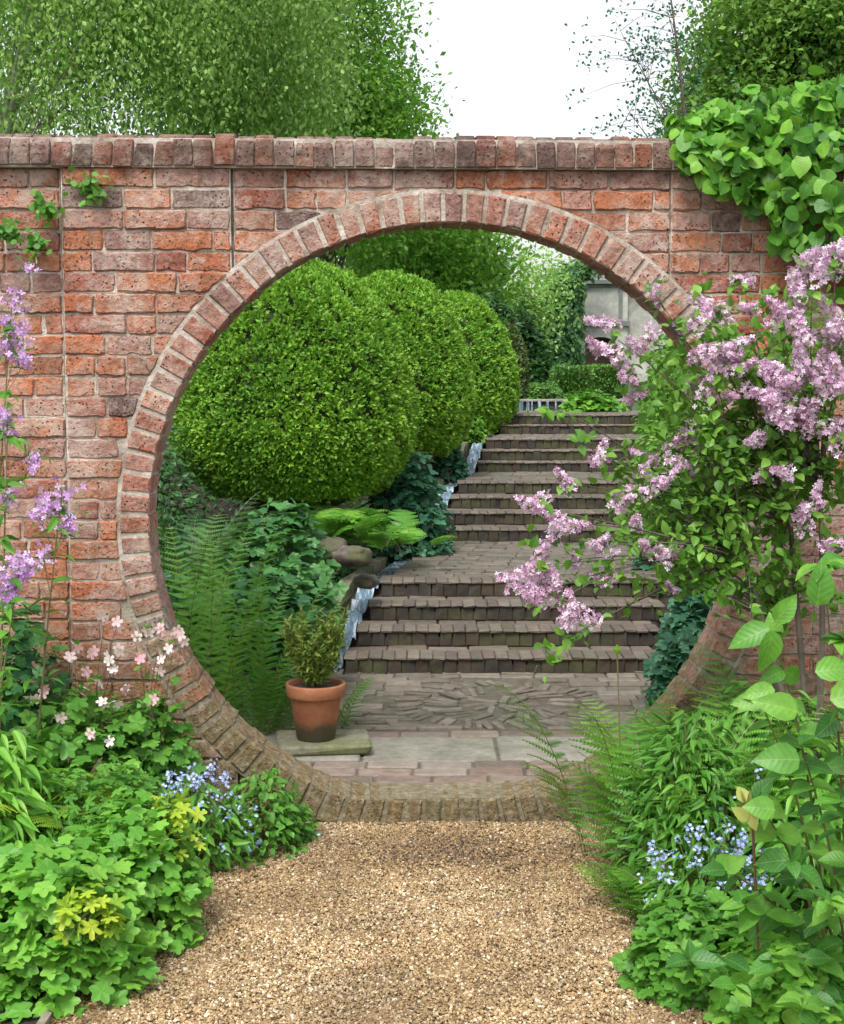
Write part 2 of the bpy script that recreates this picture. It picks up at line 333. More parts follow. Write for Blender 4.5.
m, nt, b = newmat('gravel_pebble'); a = N(nt, 'ShaderNodeAttribute', attribute_name='tint')
r = ramp(nt, a.outputs['Fac'], [(0, (.08,.055,.035)), (.2, (.23,.145,.07)), (.45, (.31,.205,.095)), (.7, (.45,.315,.16)), (.88, (.58,.45,.28)), (1, (.72,.65,.5))])
n = noise(nt, 2.2, 4); r2 = ramp(nt, n.outputs[0], [(.35, g(.72)), (.6, g(1.08))]); lk(nt, mix(nt, 1.0, r.outputs[0], r2.outputs[0], 'MULTIPLY'), b.inputs['Base Color']); b.inputs['Roughness'].default_value = .6; M['pebble'] = m
m, nt, b = newmat('gravel_bed'); n = noise(nt, 90, 4); r = ramp(nt, n.outputs[0], [(.3, (.1,.065,.035)), (.55, (.3,.2,.1)), (.75, (.5,.38,.22))]); lk(nt, r.outputs[0], b.inputs['Base Color']); b.inputs['Roughness'].default_value = .9; bump(nt, b, n.outputs[0], 1, .01); M['gravelbase'] = m
m, nt, b = newmat('soil'); co = coord(nt); n = noise(nt, 25, 6, .7, co); n2 = noise(nt, .5, 4, .6, co); r = ramp(nt, n.outputs[0], [(.35, (.018,.012,.008)), (.6, (.05,.035,.022)), (.75, (.1,.075,.05))])
gx = N(nt, 'ShaderNodeSeparateXYZ'); lk(nt, co, gx.inputs[0]); mr = N(nt, 'ShaderNodeMapRange'); mr.inputs[1].default_value = 16; mr.inputs[2].default_value = 20; lk(nt, gx.outputs[1], mr.inputs[0])
gr = ramp(nt, n2.outputs[0], [(.3, (.03,.07,.012)), (.7, (.07,.13,.025))]); lk(nt, mix(nt, mr.outputs[0], r.outputs[0], gr.outputs[0]), b.inputs['Base Color']); b.inputs['Roughness'].default_value = .95; bump(nt, b, n.outputs[0], 1, .03); M['soil'] = m
m, nt, b = newmat('weathered_timber'); n = noise(nt, 20, 5); r = ramp(nt, n.outputs[0], [(.3, (.12,.1,.07)), (.7, (.34,.3,.22))]); lk(nt, r.outputs[0], b.inputs['Base Color']); b.inputs['Roughness'].default_value = .85; M['timber'] = m
m, nt, b = newmat('grey_tag'); b.inputs['Base Color'].default_value = (.42, .46, .46, 1); b.inputs['Roughness'].default_value = .4; b.inputs['Metallic'].default_value = .4; M['tag'] = m
def water_mat(name, foam):
    m, nt, b = newmat(name); co = coord(nt); mp_ = N(nt, 'ShaderNodeMapping'); mp_.inputs['Scale'].default_value = (2.6, .55, .55); lk(nt, co, mp_.inputs[0]); n = noise(nt, 18, 4, .6, mp_.outputs[0]); n2 = noise(nt, 40, 3, .6, mp_.outputs[0])
    r = ramp(nt, n.outputs[0], [(.42-.08*foam, (.1,.15,.18)), (.52, (.2,.3,.38)), (.7, (.72,.8,.88))]); lk(nt, r.outputs[0], b.inputs['Base Color']); b.inputs['Roughness'].default_value = .12
    b.inputs['Transmission Weight'].default_value = .15 if foam else .6; b.inputs['IOR'].default_value = 1.33; bp = bump(nt, b, n.outputs[0], 1, .03); bump(nt, b, n2.outputs[0], .6, .008, bp); return m
M['foam'] = water_mat('falling_water', 1); M['water'] = water_mat('channel_water', 0)

# ---------------------------------------------------------------- naming helpers
def tag(o, label=None, cat=None, group=None, kind=None):
    if label: o['label'] = label
    if cat: o['category'] = cat
    if group: o['group'] = group
    if kind: o['kind'] = kind
    return o
def thing(name, label, cat, loc=(0,0,0), rz=0, group=None):
    o = bpy.data.objects.new(name, None); C.objects.link(o); o.empty_display_size = .1
    o.location = tuple(float(x) for x in loc); o.rotation_euler = (0, 0, rz)
    return tag(o, label, cat, group)
def struct(name, mb, mat, label=None, smooth=False):
    o = mb.build(name, mat, smooth=smooth); o['kind'] = 'structure'; o['label'] = label or name.replace('_', ' '); o['category'] = name.replace('_', ' ')
    return o

# ---------------------------------------------------------------- terrain
XL = lambda d: -.41+(d-7.85)*.172
RIS = .09; Z0 = .10
fl = [(7.85, 4, .325), (10.92, 4, .345), (13.15, 3, .27), (14.72, 2, .3)]   # base depth, risers, going
def width(d): return 1.68-.012*(d-7.85)
ZT = [Z0]
for f_ in fl: ZT.append(ZT[-1]+f_[1]*RIS)
ky = [5.6, 7.75, 9.0, 10.8, 12.1, 13.1, 13.9, 14.6, 15.2, 60, 400]
kz = [-.04, .0, .38, .38, .72, .73, .98, 1.0, 1.17, 1.24, 1.24]
def base_z(y): return np.interp(y, ky, kz)
def terr(x, y):
    x = np.asarray(x, float); y = np.asarray(y, float)
    b = base_z(y); dl = np.clip((XL(y)-.42)-x, 0, 3); dr = np.clip(x-(XL(y)+width(y)+.1), 0, 3)
    bank = np.where((y > 6.1) & (y < 40), (.22*np.clip(dl, 0, 1.5)+.18*np.clip(dr, 0, 1.5))*np.clip((y-6.1)/1.5, 0, 1), 0)
    bank = np.where(y > 15, bank*np.clip((22-y)/7, 0, 1), bank)
    z = np.where(y < 5.62, 0, b+bank)
    return z+.012*np.sin(x*7.3+y*3)*np.cos(y*6.1)*(y > 6)
xs = np.unique(np.concatenate([np.arange(-6, 7.01, .12), np.arange(-30, 31, 3.), [-260, -120, -60, 60, 120, 260]]))
ys = np.unique(np.concatenate([np.arange(3, 18, .12), [5.55, 5.64], np.arange(18, 60, 2.), [-60, -30, -10, 0, 90, 150, 250, 400]]))
XX, YY = np.meshgrid(xs, ys); mb = MB()
# lower a strip under the path so paving never meets soil
ZZ = terr(XX, YY)
V = np.stack([XX, YY, ZZ], -1).reshape(-1, 3); nx = len(xs)
mb.v.append(V); mb.n = len(V); mb.t.append(np.zeros(len(V))); mb.c.append(np.full((len(V), 3), .5))
i, j = np.meshgrid(np.arange(len(ys)-1), np.arange(nx-1), indexing='ij'); q = (i*nx+j).ravel()
mb.f.append(np.stack([q, q+1, q+nx+1, q+nx], 1)); mb.m.append(np.zeros(len(q)))
struct('ground', mb, M['soil'], 'dark soil and grass ground', smooth=True)

# gravel path
def gx0(y): return np.interp(y, [-6, 4.1, 4.9, 5.48], [-.96, -.95, -.9, -.84])
def gx1(y): return np.interp(y, [-6, 3.8, 4.6, 5.48], [.95, .85, .74, .72])
mb = MB(); yy = np.linspace(-6, 5.485, 60)
V = [];
for y in yy: V += [(gx0(y), y, .006), (gx1(y), y, .006)]
mb.add(V, [(2*i, 2*i+1, 2*i+3, 2*i+2) for i in range(59)])
struct('gravel_path', mb, M['gravelbase'], 'golden gravel path leading to the moon gate')
n = 98000; py = RNG.uniform(3.3, 5.5, n); px = gx0(py)-.02+(gx1(py)-gx0(py)+.04)*RNG.random(n)
edge = RNG.random(n) < .03; px = np.where(edge, px+RNG.normal(0, .05, n), px)
pile = .006*np.sin(px*9+py*4)*np.sin(py*8)+.006*np.sin(px*21-py*13)*np.sin(py*17+px*5)
s = RNG.uniform(.0055, .0148, n)*(1+.5*(RNG.random(n) < .05))
mb = MB(); X = RNG.normal(0, 1, (n, 3)); X[:, 2] *= .35; Nn = RNG.normal(0, .5, (n, 3)); Nn[:, 2] += 1
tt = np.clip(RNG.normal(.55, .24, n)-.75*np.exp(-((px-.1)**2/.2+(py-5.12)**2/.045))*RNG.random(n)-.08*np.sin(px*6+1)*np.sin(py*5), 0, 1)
mb.inst(T_oct, np.stack([px, py, .009+pile*.6+RNG.uniform(0, .006, n)], 1), X, Nn, s, RNG.uniform(.6, 1, n), tint=tt)
o = mb.build('gravel', M['pebble']); tag(o, 'loose golden brown pea gravel covering the path', 'gravel', kind='stuff')

# ---------------------------------------------------------------- moon gate wall
AL = math.atan(.038); CX, WD = .097, 5.5
CZ, RI = 1.150, 1.107; RO = RI+.108
def wall_at(u, v):
    r = ray(u, v); n = (-math.sin(AL), math.cos(AL)); o = (-CX, -WD)
    s = -(n[0]*o[0]+n[1]*o[1])/(n[0]*r[0]+n[1]*r[1])
    p = (r[0]*s-CX, r[1]*s-WD); return (p[0]*math.cos(AL)+p[1]*math.sin(AL), H+r[2]*s)
def w2(lx, ly, lz):  # wall local -> world
    return np.array((CX+lx*math.cos(AL)-ly*math.sin(AL), WD+lx*math.sin(AL)+ly*math.cos(AL), lz))
wall = thing('brick_wall', 'weathered red brick garden wall with round moon gate opening', 'wall', (CX, WD, 0), AL)
ZTOP = 2.452; T = .225
PAL = [((.4,.135,.065), 6), ((.45,.165,.08), 7), ((.41,.175,.105), 4), ((.4,.21,.16), 3), ((.3,.105,.07), 3), ((.17,.1,.09), .7), ((.32,.165,.13), 2), ((.42,.17,.09), 2)]
pw = np.array([p[1] for p in PAL]); pw = pw/pw.sum()
def bcol(pal=None, k=1.0):
    c = np.array(PAL[RNG.choice(len(PAL), p=pw)][0]) if pal is None else np.array(pal[RNG.integers(len(pal))])
    return np.clip(c*RNG.uniform(.88, 1.15)*k, 0, 1)
def clip_half(poly, n, d):  # keep n.p >= d
    out = []
    for i in range(len(poly)):
        a, b = poly[i], poly[(i+1) % len(poly)]; da = n@a-d; db = n@b-d
        if da >= 0: out.append(a)
        if (da >= 0) != (db >= 0): out.append(a+(b-a)*da/(da-db))
    return out
def area(p):
    x = np.array([q[0] for q in p]); z = np.array([q[1] for q in p]); return .5*abs(np.dot(x, np.roll(z, -1))-np.dot(z, np.roll(x, -1)))
CEN = np.array((0, CZ))
def clip_circle(rect, R):
    poly = [np.array(p, float) for p in rect]
    if min(np.linalg.norm(p-CEN) for p in poly) > R+.12: return poly
    cur = poly
    for it in range(3):
        if len(cur) < 3: return None
        c = sum(cur)/len(cur); n = (c-CEN)/(np.linalg.norm(c-CEN)+1e-9); cur = clip_half(poly, n, n@CEN+R)
    if len(cur) < 3 or area(cur) < .0009: return None
    cc_ = np.array(cur)
    if np.ptp(cc_[:, 0]) < .04 or np.ptp(cc_[:, 1]) < .03: return None
    return cur
def brick_prism(mb, poly, y0, depth, col, jit=.0022, bev=.004, tilt=.003):
    """worn brick with a chamfered front, front at y0"""
    pts = []
    for i in range(len(poly)):
        a, b = poly[i], poly[(i+1) % len(poly)]; L = np.linalg.norm(b-a); k = max(1, int(L/.028))
        for j in range(k):
            p = a+(b-a)*j/k
            if j == 0:
                prv = poly[i-1]; e1 = (b-a)/(L+1e-9); e0 = (prv-a)/(np.linalg.norm(prv-a)+1e-9); q = min(.006, L*.2)
                pts += [p+e0*q*.8, p+e1*q*.8]
            else: pts.append(p)
    P2 = np.array(pts)+RNG.normal(0, jit, (len(pts), 2)); c = P2.mean(0); n = len(P2)
    dirn = c-P2; bb_ = bev+np.abs(RNG.normal(0, .0015, (n, 1))); ins = P2+np.sign(dirn)*np.minimum(bb_, np.abs(dirn)*.5)
    ty = y0+np.clip(RNG.normal(0, tilt)+((ins-c)@RNG.normal(0, .015, 2)), -.007, .0035)
    ty = ty+RNG.normal(0, .0004, n)
    V = np.concatenate([np.c_[P2[:, 0], np.full(n, y0+depth), P2[:, 1]], np.c_[P2[:, 0], ty+.008, P2[:, 1]], np.c_[ins[:, 0], ty, ins[:, 1]], [[c[0], ty.mean()-.001, c[1]]]])
    fs = []
    for i in range(n):
        j = (i+1) % n; fs += [(i, j, n+j, n+i), (n+i, n+j, 2*n+j, 2*n+i), (2*n+i, 2*n+j, 3*n)]
    mb.add(V, fs, col=col)
XJ = [-4.6, wall_at(63, 300)[0], wall_at(233, 200)[0], wall_at(672, 200)[0], 4.8]
OFFS = [.034, 0, .016, .006]
names = ['left_wall_panel', 'pier_panel', 'gate_panel', 'right_wall_panel']
core = MB()
for pi in range(4):
    bm_, mm_ = MB(), MB(); x0, x1 = XJ[pi], XJ[pi+1]; off = OFFS[pi]
    if pi in (0, 1): x1 -= .009
    row = 0; z = ZTOP
    while z > -.03:
        z0 = z-.0755; x = x0; mode = row % 2
        first = True
        while x < x1-.001:
            L = RNG.choice([.225, .1125, .17], p=[.58, .32, .1]) if not first else RNG.choice([.225, .1125, .15, .19]); first = False
            if x+L > x1-.05: L = x1-x
            if abs(x+L/2) < 3.4:
                poly = clip_circle([(x+.003, z0+.0028), (x+L-.003, z0+.0028), (x+L-.003, z-.0028), (x+.003, z-.0028)], RO+.008)
                if poly is not None:
                    rc = RNG.random()
                    brick_prism(bm_, poly, off, .06, bcol(k=1.0 if row > 0 else .8), tilt=.003)
                mp = clip_circle([(x, z0), (x+L, z0), (x+L, z), (x, z)], RO-.02)
                if mp is not None:
                    mp = np.array(mp); n = len(mp); yv = off+.0075+RNG.uniform(-.001, .002)
                    mm_.add(np.concatenate([np.c_[mp[:, 0], np.full(n, yv), mp[:, 1]], np.c_[mp[:, 0], np.full(n, .06), mp[:, 1]]]), [tuple(range(n))]+[(i, n+i, n+(i+1) % n, (i+1) % n) for i in range(n)])
            else:
                pass
            x += L
        z = z0; row += 1
    o = bm_.build(names[pi].replace('left_', '').replace('right_', ''), M['brick'], wall, local=True)
    mm_.build('mortar', M['mortar'], o, local=True)
# far panels of plain courses beyond the worn bricks (same brick, outside the picture)
# solid core with the round hole
nseg = 72; Vc = []; xa, xb, za, zb = -3.5, 3.5, -.06, ZTOP
def outer(a):
    c, s_ = math.cos(a), math.sin(a); k = []
    if c > 1e-6: k.append(xb/c)
    if c < -1e-6: k.append(xa/c)
    if s_ > 1e-6: k.append((zb-CZ)/s_)
    if s_ < -1e-6: k.append((za-CZ)/s_)
    k = min(k); return (c*k, CZ+s_*k)
angs = sorted(set([2*math.pi*i/nseg for i in range(nseg)]+[math.atan2(z_-CZ, x_) % (2*math.pi) for x_ in (xa, xb) for z_ in (za, zb)]))
ci = [((RI+.02)*math.cos(a), CZ+(RI+.02)*math.sin(a)) for a in angs]; co_ = [outer(a) for a in angs]; n = len(angs)
V = [(p[0], .045, p[1]) for p in ci]+[(p[0], .045, p[1]) for p in co_]+[(p[0], T-.004, p[1]) for p in ci]+[(p[0], T-.004, p[1]) for p in co_]
fs = []
for i in range(n):
    j = (i+1) % n; fs += [(i, j, n+j, n+i), (2*n+i, 3*n+i, 3*n+j, 2*n+j), (i, 2*n+i, 2*n+j, j), (n+i, n+j, 3*n+j, 3*n+i)]
core.add(V, fs)
core.build('wall_core', M['mortar'], wall, local=True)
# arch ring: radial headers, full depth
rb = MB(); rm = MB(); nb = 95; zs = Z0-.002
for k in range(nb):
    a0 = 2*math.pi*(k+.09)/nb; a1 = 2*math.pi*(k+.91)/nb; am = (a0+a1)/2
    low = CZ+RI*math.sin(am) < .3
    fl_ = (CZ-Z0)/max(-math.sin(am), 1e-3) if math.sin(am) < 0 else 9; soft = -.018*math.log(math.exp(-RI/.018+RI/.018)+math.exp((RI-fl_)/.018))+RI; ro = soft+RO-RI+RNG.normal(0, .002)+(.02 if low else 0); ri = soft+RNG.normal(0, .0022); yf = RNG.normal(-.003, .0022); b_ = .006
    c_ = bcol([(.36,.15,.1), (.36,.165,.12), (.38,.2,.15), (.33,.125,.08), (.29,.155,.125), (.39,.16,.1)] if RNG.random() < .93 else [(.14,.11,.12)])
    def pt(a, r, y): return (r*math.cos(a), y, CZ+r*math.sin(a))
    rings = []
    prof = [(yf+b_, 0), (yf, b_), ]
    V = []
    da = b_/RI
    lay = [(yf+.008, 0), (yf, b_), (T/2, None)]
    def loop(y, ins, jj=.0015):
        L = []
        d = ins/RI
        for (aa, rr) in ((a0+d, ri+ins), ((a0+a1)/2, ri+ins), (a1-d, ri+ins), (a1-d, (ri+ro)/2), (a1-d, ro-ins), ((a0+a1)/2, ro-ins), (a0+d, ro-ins), (a0+d, (ri+ro)/2)):
            q = np.array(pt(aa, rr, y))+RNG.normal(0, jj, 3)*(1, .6, 1); L.append(q)
        return L
    for (ya, yb_) in ((yf, T/2-.004), (T/2+.004, T+.002)):
        if ya != yf: ri2 = ri
        V = loop(ya, .006)+loop(ya+.008, 0)+loop(yb_-.006, 0)+loop(yb_, .006)
        V.append(np.mean(V[:8], 0)); V.append(np.mean(V[24:32], 0)); fs = []
        for L_ in range(3):
            for i in range(8): j = (i+1) % 8; fs.append((L_*8+i, L_*8+j, L_*8+8+j, L_*8+8+i))
        for i in range(8): j = (i+1) % 8; fs += [(32, j, i), (33, 24+i, 24+j)]
        rb.add(V, fs, col=c_ if ya == yf else bcol([(.4,.17,.12), (.36,.16,.12)]))
ring = rb.build('arch_ring', M['ringbrick'], wall, local=True)
n = 120; V = []; fs = []
for i in range(n):
    a = 2*math.pi*i/n; 
    fl_ = (CZ-Z0)/max(-math.sin(a), 1e-3) if math.sin(a) < 0 else 9; dd = min(RI, fl_)-RI-(.008 if fl_ < RI+.04 else 0)
    for (r_, y_) in ((RI+.005+dd, .004), (RO+.012, .004), (RO+.012, T-.003), (RI+.005+dd, T-.003)): V.append((r_*math.cos(a), y_, CZ+r_*math.sin(a)))
for i in range(n):
    j = (i+1) % n
    for k in range(4): l = (k+1) % 4; fs.append((i*4+k, j*4+k, j*4+l, i*4+l))
rm.add(V, fs); rm.build('ring_mortar', M['mortar'], ring, local=True)
# coping: half-round headers on edge
cp = MB(); cm = MB(); x = -3.4; 
while x < 3.4:
    w = .0685+RNG.normal(0, .002); lean = (.012+RNG.normal(0, .002)) if x < -1.05 else RNG.normal(0, .0025)
    hh = .118+RNG.normal(0, .003); y0 = -.022+RNG.normal(0, .004); y1 = T+.02; z0 = ZTOP+.002+RNG.normal(0, .002)
    prof = [(y0, 0), (y0-.001, .035), (y0+.001, .07), (y0+.012, .092), (y0+.035, .11), (y0+.08, .12), (y1-.08, .12), (y1-.035, .11), (y1-.012, .092), (y1, .07), (y1, 0)]
    prof = [(a, b*hh/.12) for a, b in prof]; prof = [(a+RNG.normal(0, .0015), z0+b+(RNG.normal(0, .0015) if b else 0)) for a, b in prof]; n = len(prof); V = []
    e = .005; cy = (y0+y1)/2
    for (xx, ins) in ((x, 1), (x+e, 0), (x+w-e, 0), (x+w, 1)):
        for (a, b) in prof:
            aa = a+(e if a < cy else -e)*ins; bb = b-(e*ins if b > z0+.01 else 0)
            V.append((xx+lean*(b-z0)/.12+RNG.normal(0, .0008), aa, bb))
    fs = [tuple(range(n)), tuple(range(4*n-1, 3*n-1, -1))]
    for L_ in range(3):
        for i in range(n): j = (i+1) % n; fs.append((L_*n+i, L_*n+n+i, L_*n+n+j, L_*n+j))
    cp.add(V, fs, col=bcol([(.24,.1,.07), (.28,.12,.08), (.2,.1,.08), (.32,.13,.08), (.16,.1,.085), (.25,.15,.12)]))
    x += w+.0045
cop = cp.build('coping', M['cope'], wall, local=True)
cm.box((-3.4, -.01, ZTOP-.004), (3.4, T+.01, ZTOP+.1)); cm.build('coping_mortar', M['mortar'], cop, local=True)
# cement strip in the joint

# ---------------------------------------------------------------- paving and steps
PB = [(.15,.105,.08), (.175,.13,.1), (.13,.1,.08), (.185,.145,.115), (.16,.115,.095), (.175,.145,.12)]
PG = [(.115,.102,.08), (.135,.118,.092), (.15,.132,.102), (.105,.093,.073), (.13,.105,.085)]
lower = thing('lower_paving', 'brick and slab paving just inside the gate with a fan of edge tiles', 'paving', (.2, 6.6, Z0)); lower['kind'] = 'structure'
pv = MB()
def yline(v): return onz(422, v, Z0)[1]
xl0, xr0 = -1.0, 1.45
rows = [(5.735, 5.838), (5.842, 5.945), (5.95, 6.055)]
PG0, PB0 = PG, PB; PG = [tuple(min(1, v*1.35) for v in c) for c in PG]; PB = [tuple(v*1.25 for v in c) for c in PB]
for ri_, (ya, yb_) in enumerate(rows):
    L = .225 if ri_ % 2 or 1 else .11; x = xl0-RNG.random()*.2
    while x < xr0:
        l = L*(1+RNG.normal(0, .02))
        if x > -.93: pv.bbox((x+.005, ya+.003, Z0-.06), (x+l-.005, yb_-.003, Z0+RNG.normal(0, .0025)), .006, .002, col=bcol(PB))
        x += l
x = xl0
while x < xr0:
    pv.bbox((x+.004, 6.475, Z0-.06), (x+.221, 6.575, Z0+RNG.normal(0, .003)), .006, .002, col=bcol(PB)); x += .225
pv.build('paving_bricks', M['paver'], lower)
sl = MB()
for (xa_, xb_) in ((-.9, -.262), (-.25, .318), (.328, 1.02), (1.03, 1.5)):
    sl.bbox((xa_, 6.065, Z0-.06), (xb_, 6.465, Z0+RNG.normal(0, .002)), .007, .003)
sl.build('paving_slabs', M['slab'], lower)
tl = MB(); cx0, cy0 = .38, 7.13
def tile(cx, cy, ang, L, w, h=.0):
    c_, s_ = math.cos(ang), math.sin(ang)
    def Mx(V): 
        W = V.copy(); W[:, 0] = cx+V[:, 0]*c_-V[:, 1]*s_; W[:, 1] = cy+V[:, 0]*s_+V[:, 1]*c_; W[:, 2] = V[:, 2]+RNG.normal(0, .003)+h; return W
    tl.bbox((-L/2, -w/2, Z0-.05), (L/2, w/2, Z0+.002), .004, .002, col=bcol(PG), M=Mx)
for (r0, r1, sw) in ((.03, .2, .25), (.215, .38, -.35), (.395, .53, .3)):
    rm_ = (r0+r1)/2; kk = int(2*math.pi*r0/.034) if r0 > .1 else 10
    kk = max(kk, 9)
    for i in range(kk):
        a = 2*math.pi*i/kk+RNG.normal(0, .05); rq = rm_+RNG.normal(0, .012); tile(cx0+rq*math.cos(a), cy0+rq*math.sin(a), a+sw+RNG.normal(0, .09), (r1-r0)*RNG.uniform(.75, 1.05), min(.036, 2*math.pi*max(r0, .07)/kk*.92), RNG.normal(0, .003))
y = 6.6; rr = 0
while y < 7.86:
    wd = .05 if y < 6.95 else .105; x = xl0-RNG.random()*.2
    while x < xr0+.1:
        l = RNG.uniform(.14, .24); xm = x+l/2; ym = y+wd/2
        if math.hypot(xm-cx0, ym-cy0) > .5+l*.3 and x > -.95: 
            tile(xm, ym, RNG.normal(0, .015), l-.01, wd-.01)
        x += l
    y += wd
tl.build('edge_tiles', M['paver'], lower); PG, PB = PG0, PB0
mb = MB(); mb.box((-.97, 5.735, -.05), (1.6, 7.86, Z0-.008)); mb.build('joint_fill', M['fillpale'], lower)

TB = [(.145,.12,.095), (.12,.1,.08), (.165,.14,.11), (.11,.09,.072), (.145,.112,.09)]
RB = [(.04,.029,.021), (.032,.024,.018), (.05,.036,.026), (.036,.03,.024)]  # riser colours: damp brick, with the shade on the risers painted in too
ordn = ['lowest flight of four brick steps above the patterned paving', 'second flight of brick steps, above the first long landing', 'third flight of brick steps, three risers, half way up', 'topmost short flight of brick steps below the little waterfall']
for fi, (d0, nr, go) in enumerate(fl):
    zb0 = ZT[fi]; st = thing('brick_steps', ordn[fi], 'steps', ((XL(d0)+XL(d0)+width(d0))/2, d0, zb0), group='flights of brick steps up the garden')
    corem = MB()
    for k in range(nr):
        y0 = d0+k*go; y1 = y0+go; zt_ = zb0+(k+1)*RIS; x0 = XL(y0); x1 = x0+width(y0)
        tr = MB(); rs = MB(); x = x0-.01; kx = -.02
        while x < x1:
            w = .068+RNG.normal(0, .002); c = bcol(TB, 1.0 if fi < 2 else 1.1); e = RNG.normal(0, .0015); zz_ = zt_+RNG.normal(0, .0012)
            tr.bbox((x, y0-.012+e, zt_-.017), (x+w-.0025, y0+.2, zz_), .005, .0015, col=c)
            x += w
        if go > .21:
            x = x0-.005
            while x < x1:
                w = .225; tr.bbox((x, y0+.205, zt_-.05), (min(x+w-.006, x1), y1+.004, zt_+RNG.normal(0, .002)-.004), .006, .002, col=bcol(TB)); x += w
        x = x0
        while x < x1-.02:
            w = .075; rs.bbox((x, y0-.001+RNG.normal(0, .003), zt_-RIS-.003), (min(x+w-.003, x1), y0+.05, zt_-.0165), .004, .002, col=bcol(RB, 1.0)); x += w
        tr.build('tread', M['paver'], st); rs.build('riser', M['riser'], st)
        corem.box((x0+.004, y0+.008, zb0-.25), (x1-.004, y1+.03, zt_-.045))
    corem.build('step_core', M['bedding'], st)
    # landing behind this flight
    ya = d0+nr*go; yb_ = fl[fi+1][0] if fi < 3 else 16.4; zt_ = ZT[fi+1]
    ld = thing('brick_landing', ['long worn brick landing above the lowest flight', 'second brick landing, half way up the path', 'narrow brick landing below the top flight', 'top landing before the waterfall wall'][fi], 'landing', ((XL(ya)+.8), ya, zt_)); ld['kind'] = 'structure'
    lb = MB(); y = ya+.006; r_ = 0
    while y < yb_-.01:
        x0 = XL(y) if fi < 3 else XL(y)-.1; x1 = x0+width(y); wd = min(.108, yb_-y); x = x0-(.11 if r_ % 2 else 0); rc = RNG.random() < .25
        while x < x1:
            l = .225 if not rc else .112; a = max(x, x0); b2 = min(x+l, x1)
            if b2-a > .03: lb.bbox((a+.004, y+.003, zt_-.05), (b2-.004, y+wd-.003, zt_+RNG.normal(0, .003)), .006, .002, col=bcol(PG))
            x += l
        y += wd; r_ += 1
    lb.build('paving_bricks', M['paver'], ld)
    cb = MB()
    V = [(XL(ya)-.005, ya+.031, zt_-.012), (XL(ya)+width(ya)+.03, ya+.031, zt_-.012), (XL(yb_)+width(yb_)+.03, yb_, zt_-.012), (XL(yb_)-.01, yb_, zt_-.012)]
    V += [(a, b2, c-.35) for a, b2, c in V]; cb.add(V, [(0,1,2,3),(0,4,5,1),(1,5,6,2),(2,6,7,3),(3,7,4,0)]); cb.build('joint_fill', M['bedding'], ld)

# rill down the left side
def rillz(y):
    return np.interp(y, [6.3, 7.75, 7.86, 8.9, 9.0, 10.9, 12.0, 12.1, 13.1, 13.8, 14.65, 15.1, 15.4], [.03, .04, .1, .42, .425, .43, .77, .775, .78, 1.03, 1.04, 1.2, 1.21])
mb = MB(); mk = MB()
yy = np.arange(6.3, 15.3, .035); V = []; ww = [-.145, -.125, -.105, -.085, -.065, -.045]
for y in yy:
    slope = (rillz(y+.05)-rillz(y-.05))/.1; z = float(rillz(y))
    if slope > .1:  # little stepped falls
        z += .02*math.sin(y*2*math.pi/.16)+.004*RNG.normal()
    off = np.interp(y, [6.3, 7.0, 7.7], [-.12, -.06, 0]) 
    for w in ww: V.append((XL(y)+w+off+(.004*RNG.normal() if slope > .1 else 0), y, z+.004*RNG.normal()*(1.5 if slope > .1 else .3)))
k = len(ww); mb.add(V, [(i*k+j, i*k+j+1, (i+1)*k+j+1, (i+1)*k+j) for i in range(len(yy)-1) for j in range(k-1)])
struct('water_channel', mb, M['foam'], 'narrow rill of white water tumbling beside the steps', smooth=True)
yy = np.arange(6.25, 15.2, .3)
kb = MB()
for i, y in enumerate(yy[:-1]):
    y2 = y+.29; off = np.interp(y, [6.3, 7.0, 7.7], [-.12, -.06, 0])
    za, zb_ = float(rillz(y))+.03, float(rillz(y2))+.03
    xa_, xb_ = XL(y)-.2+off, XL(y2)-.2+off
    V = [(xa_-.07, y, za-.25), (xa_, y, za-.25), (xb_, y2, zb_-.25), (xb_-.07, y2, zb_-.25), (xa_-.07, y, za), (xa_, y, za), (xb_, y2, zb_), (xb_-.07, y2, zb_)]
    kb.add(np.array(V)+RNG.normal(0, .006, (8, 3)), [(3,2,1,0),(4,5,6,7),(0,1,5,4),(1,2,6,5),(2,3,7,6),(3,0,4,7)])
tag(kb.build('stone_edging', M['slabmoss']), 'mossy stone kerb along the left edge of the water rill', 'kerb')

# pot on its slab
ps = MB(); 
def Mr(V):
    W = V.copy(); a = .1; W[:, 0] = -.42+V[:, 0]*math.cos(a)-V[:, 1]*math.sin(a); W[:, 1] = 6.27+V[:, 0]*math.sin(a)+V[:, 1]*math.cos(a); return W
ps.bbox((-.2, -.16, Z0+.004), (.19, .16, Z0+.047), .01, .004, M=Mr)
sl_ = thing('stone_slab', 'small mossy stone slab under the terracotta pot', 'slab', (-.42, 6.27, Z0)); ps.build('slab', M['slabmoss'], sl_)
p0 = at(316, 738, 6.25); pz = Z0+.048; pot = thing('terracotta_pot', 'tapered terracotta flowerpot on a mossy slab inside the gate', 'pot', (p0[0], 6.25, pz))
mb = MB(); mb.lathe([(0, 0), (.078, 0), (.082, .004), (.108, .175), (.112, .185)], (p0[0], 6.25, pz), 40); mb.build('pot_body', M['pot'], pot, smooth=True)
mb = MB(); mb.lathe([(.112, .183), (.122, .186), (.126, .192), (.129, .235), (.126, .242), (.116, .242), (.112, .236), (.108, .19)], (p0[0], 6.25, pz), 40); mb.build('rim', M['pot'], pot, smooth=True)
mb = MB(); mb.lathe([(0, .226), (.06, .228), (.111, .222)], (p0[0], 6.25, pz), 24); mb.build('soil', M['terracotta_in'], pot, smooth=True)

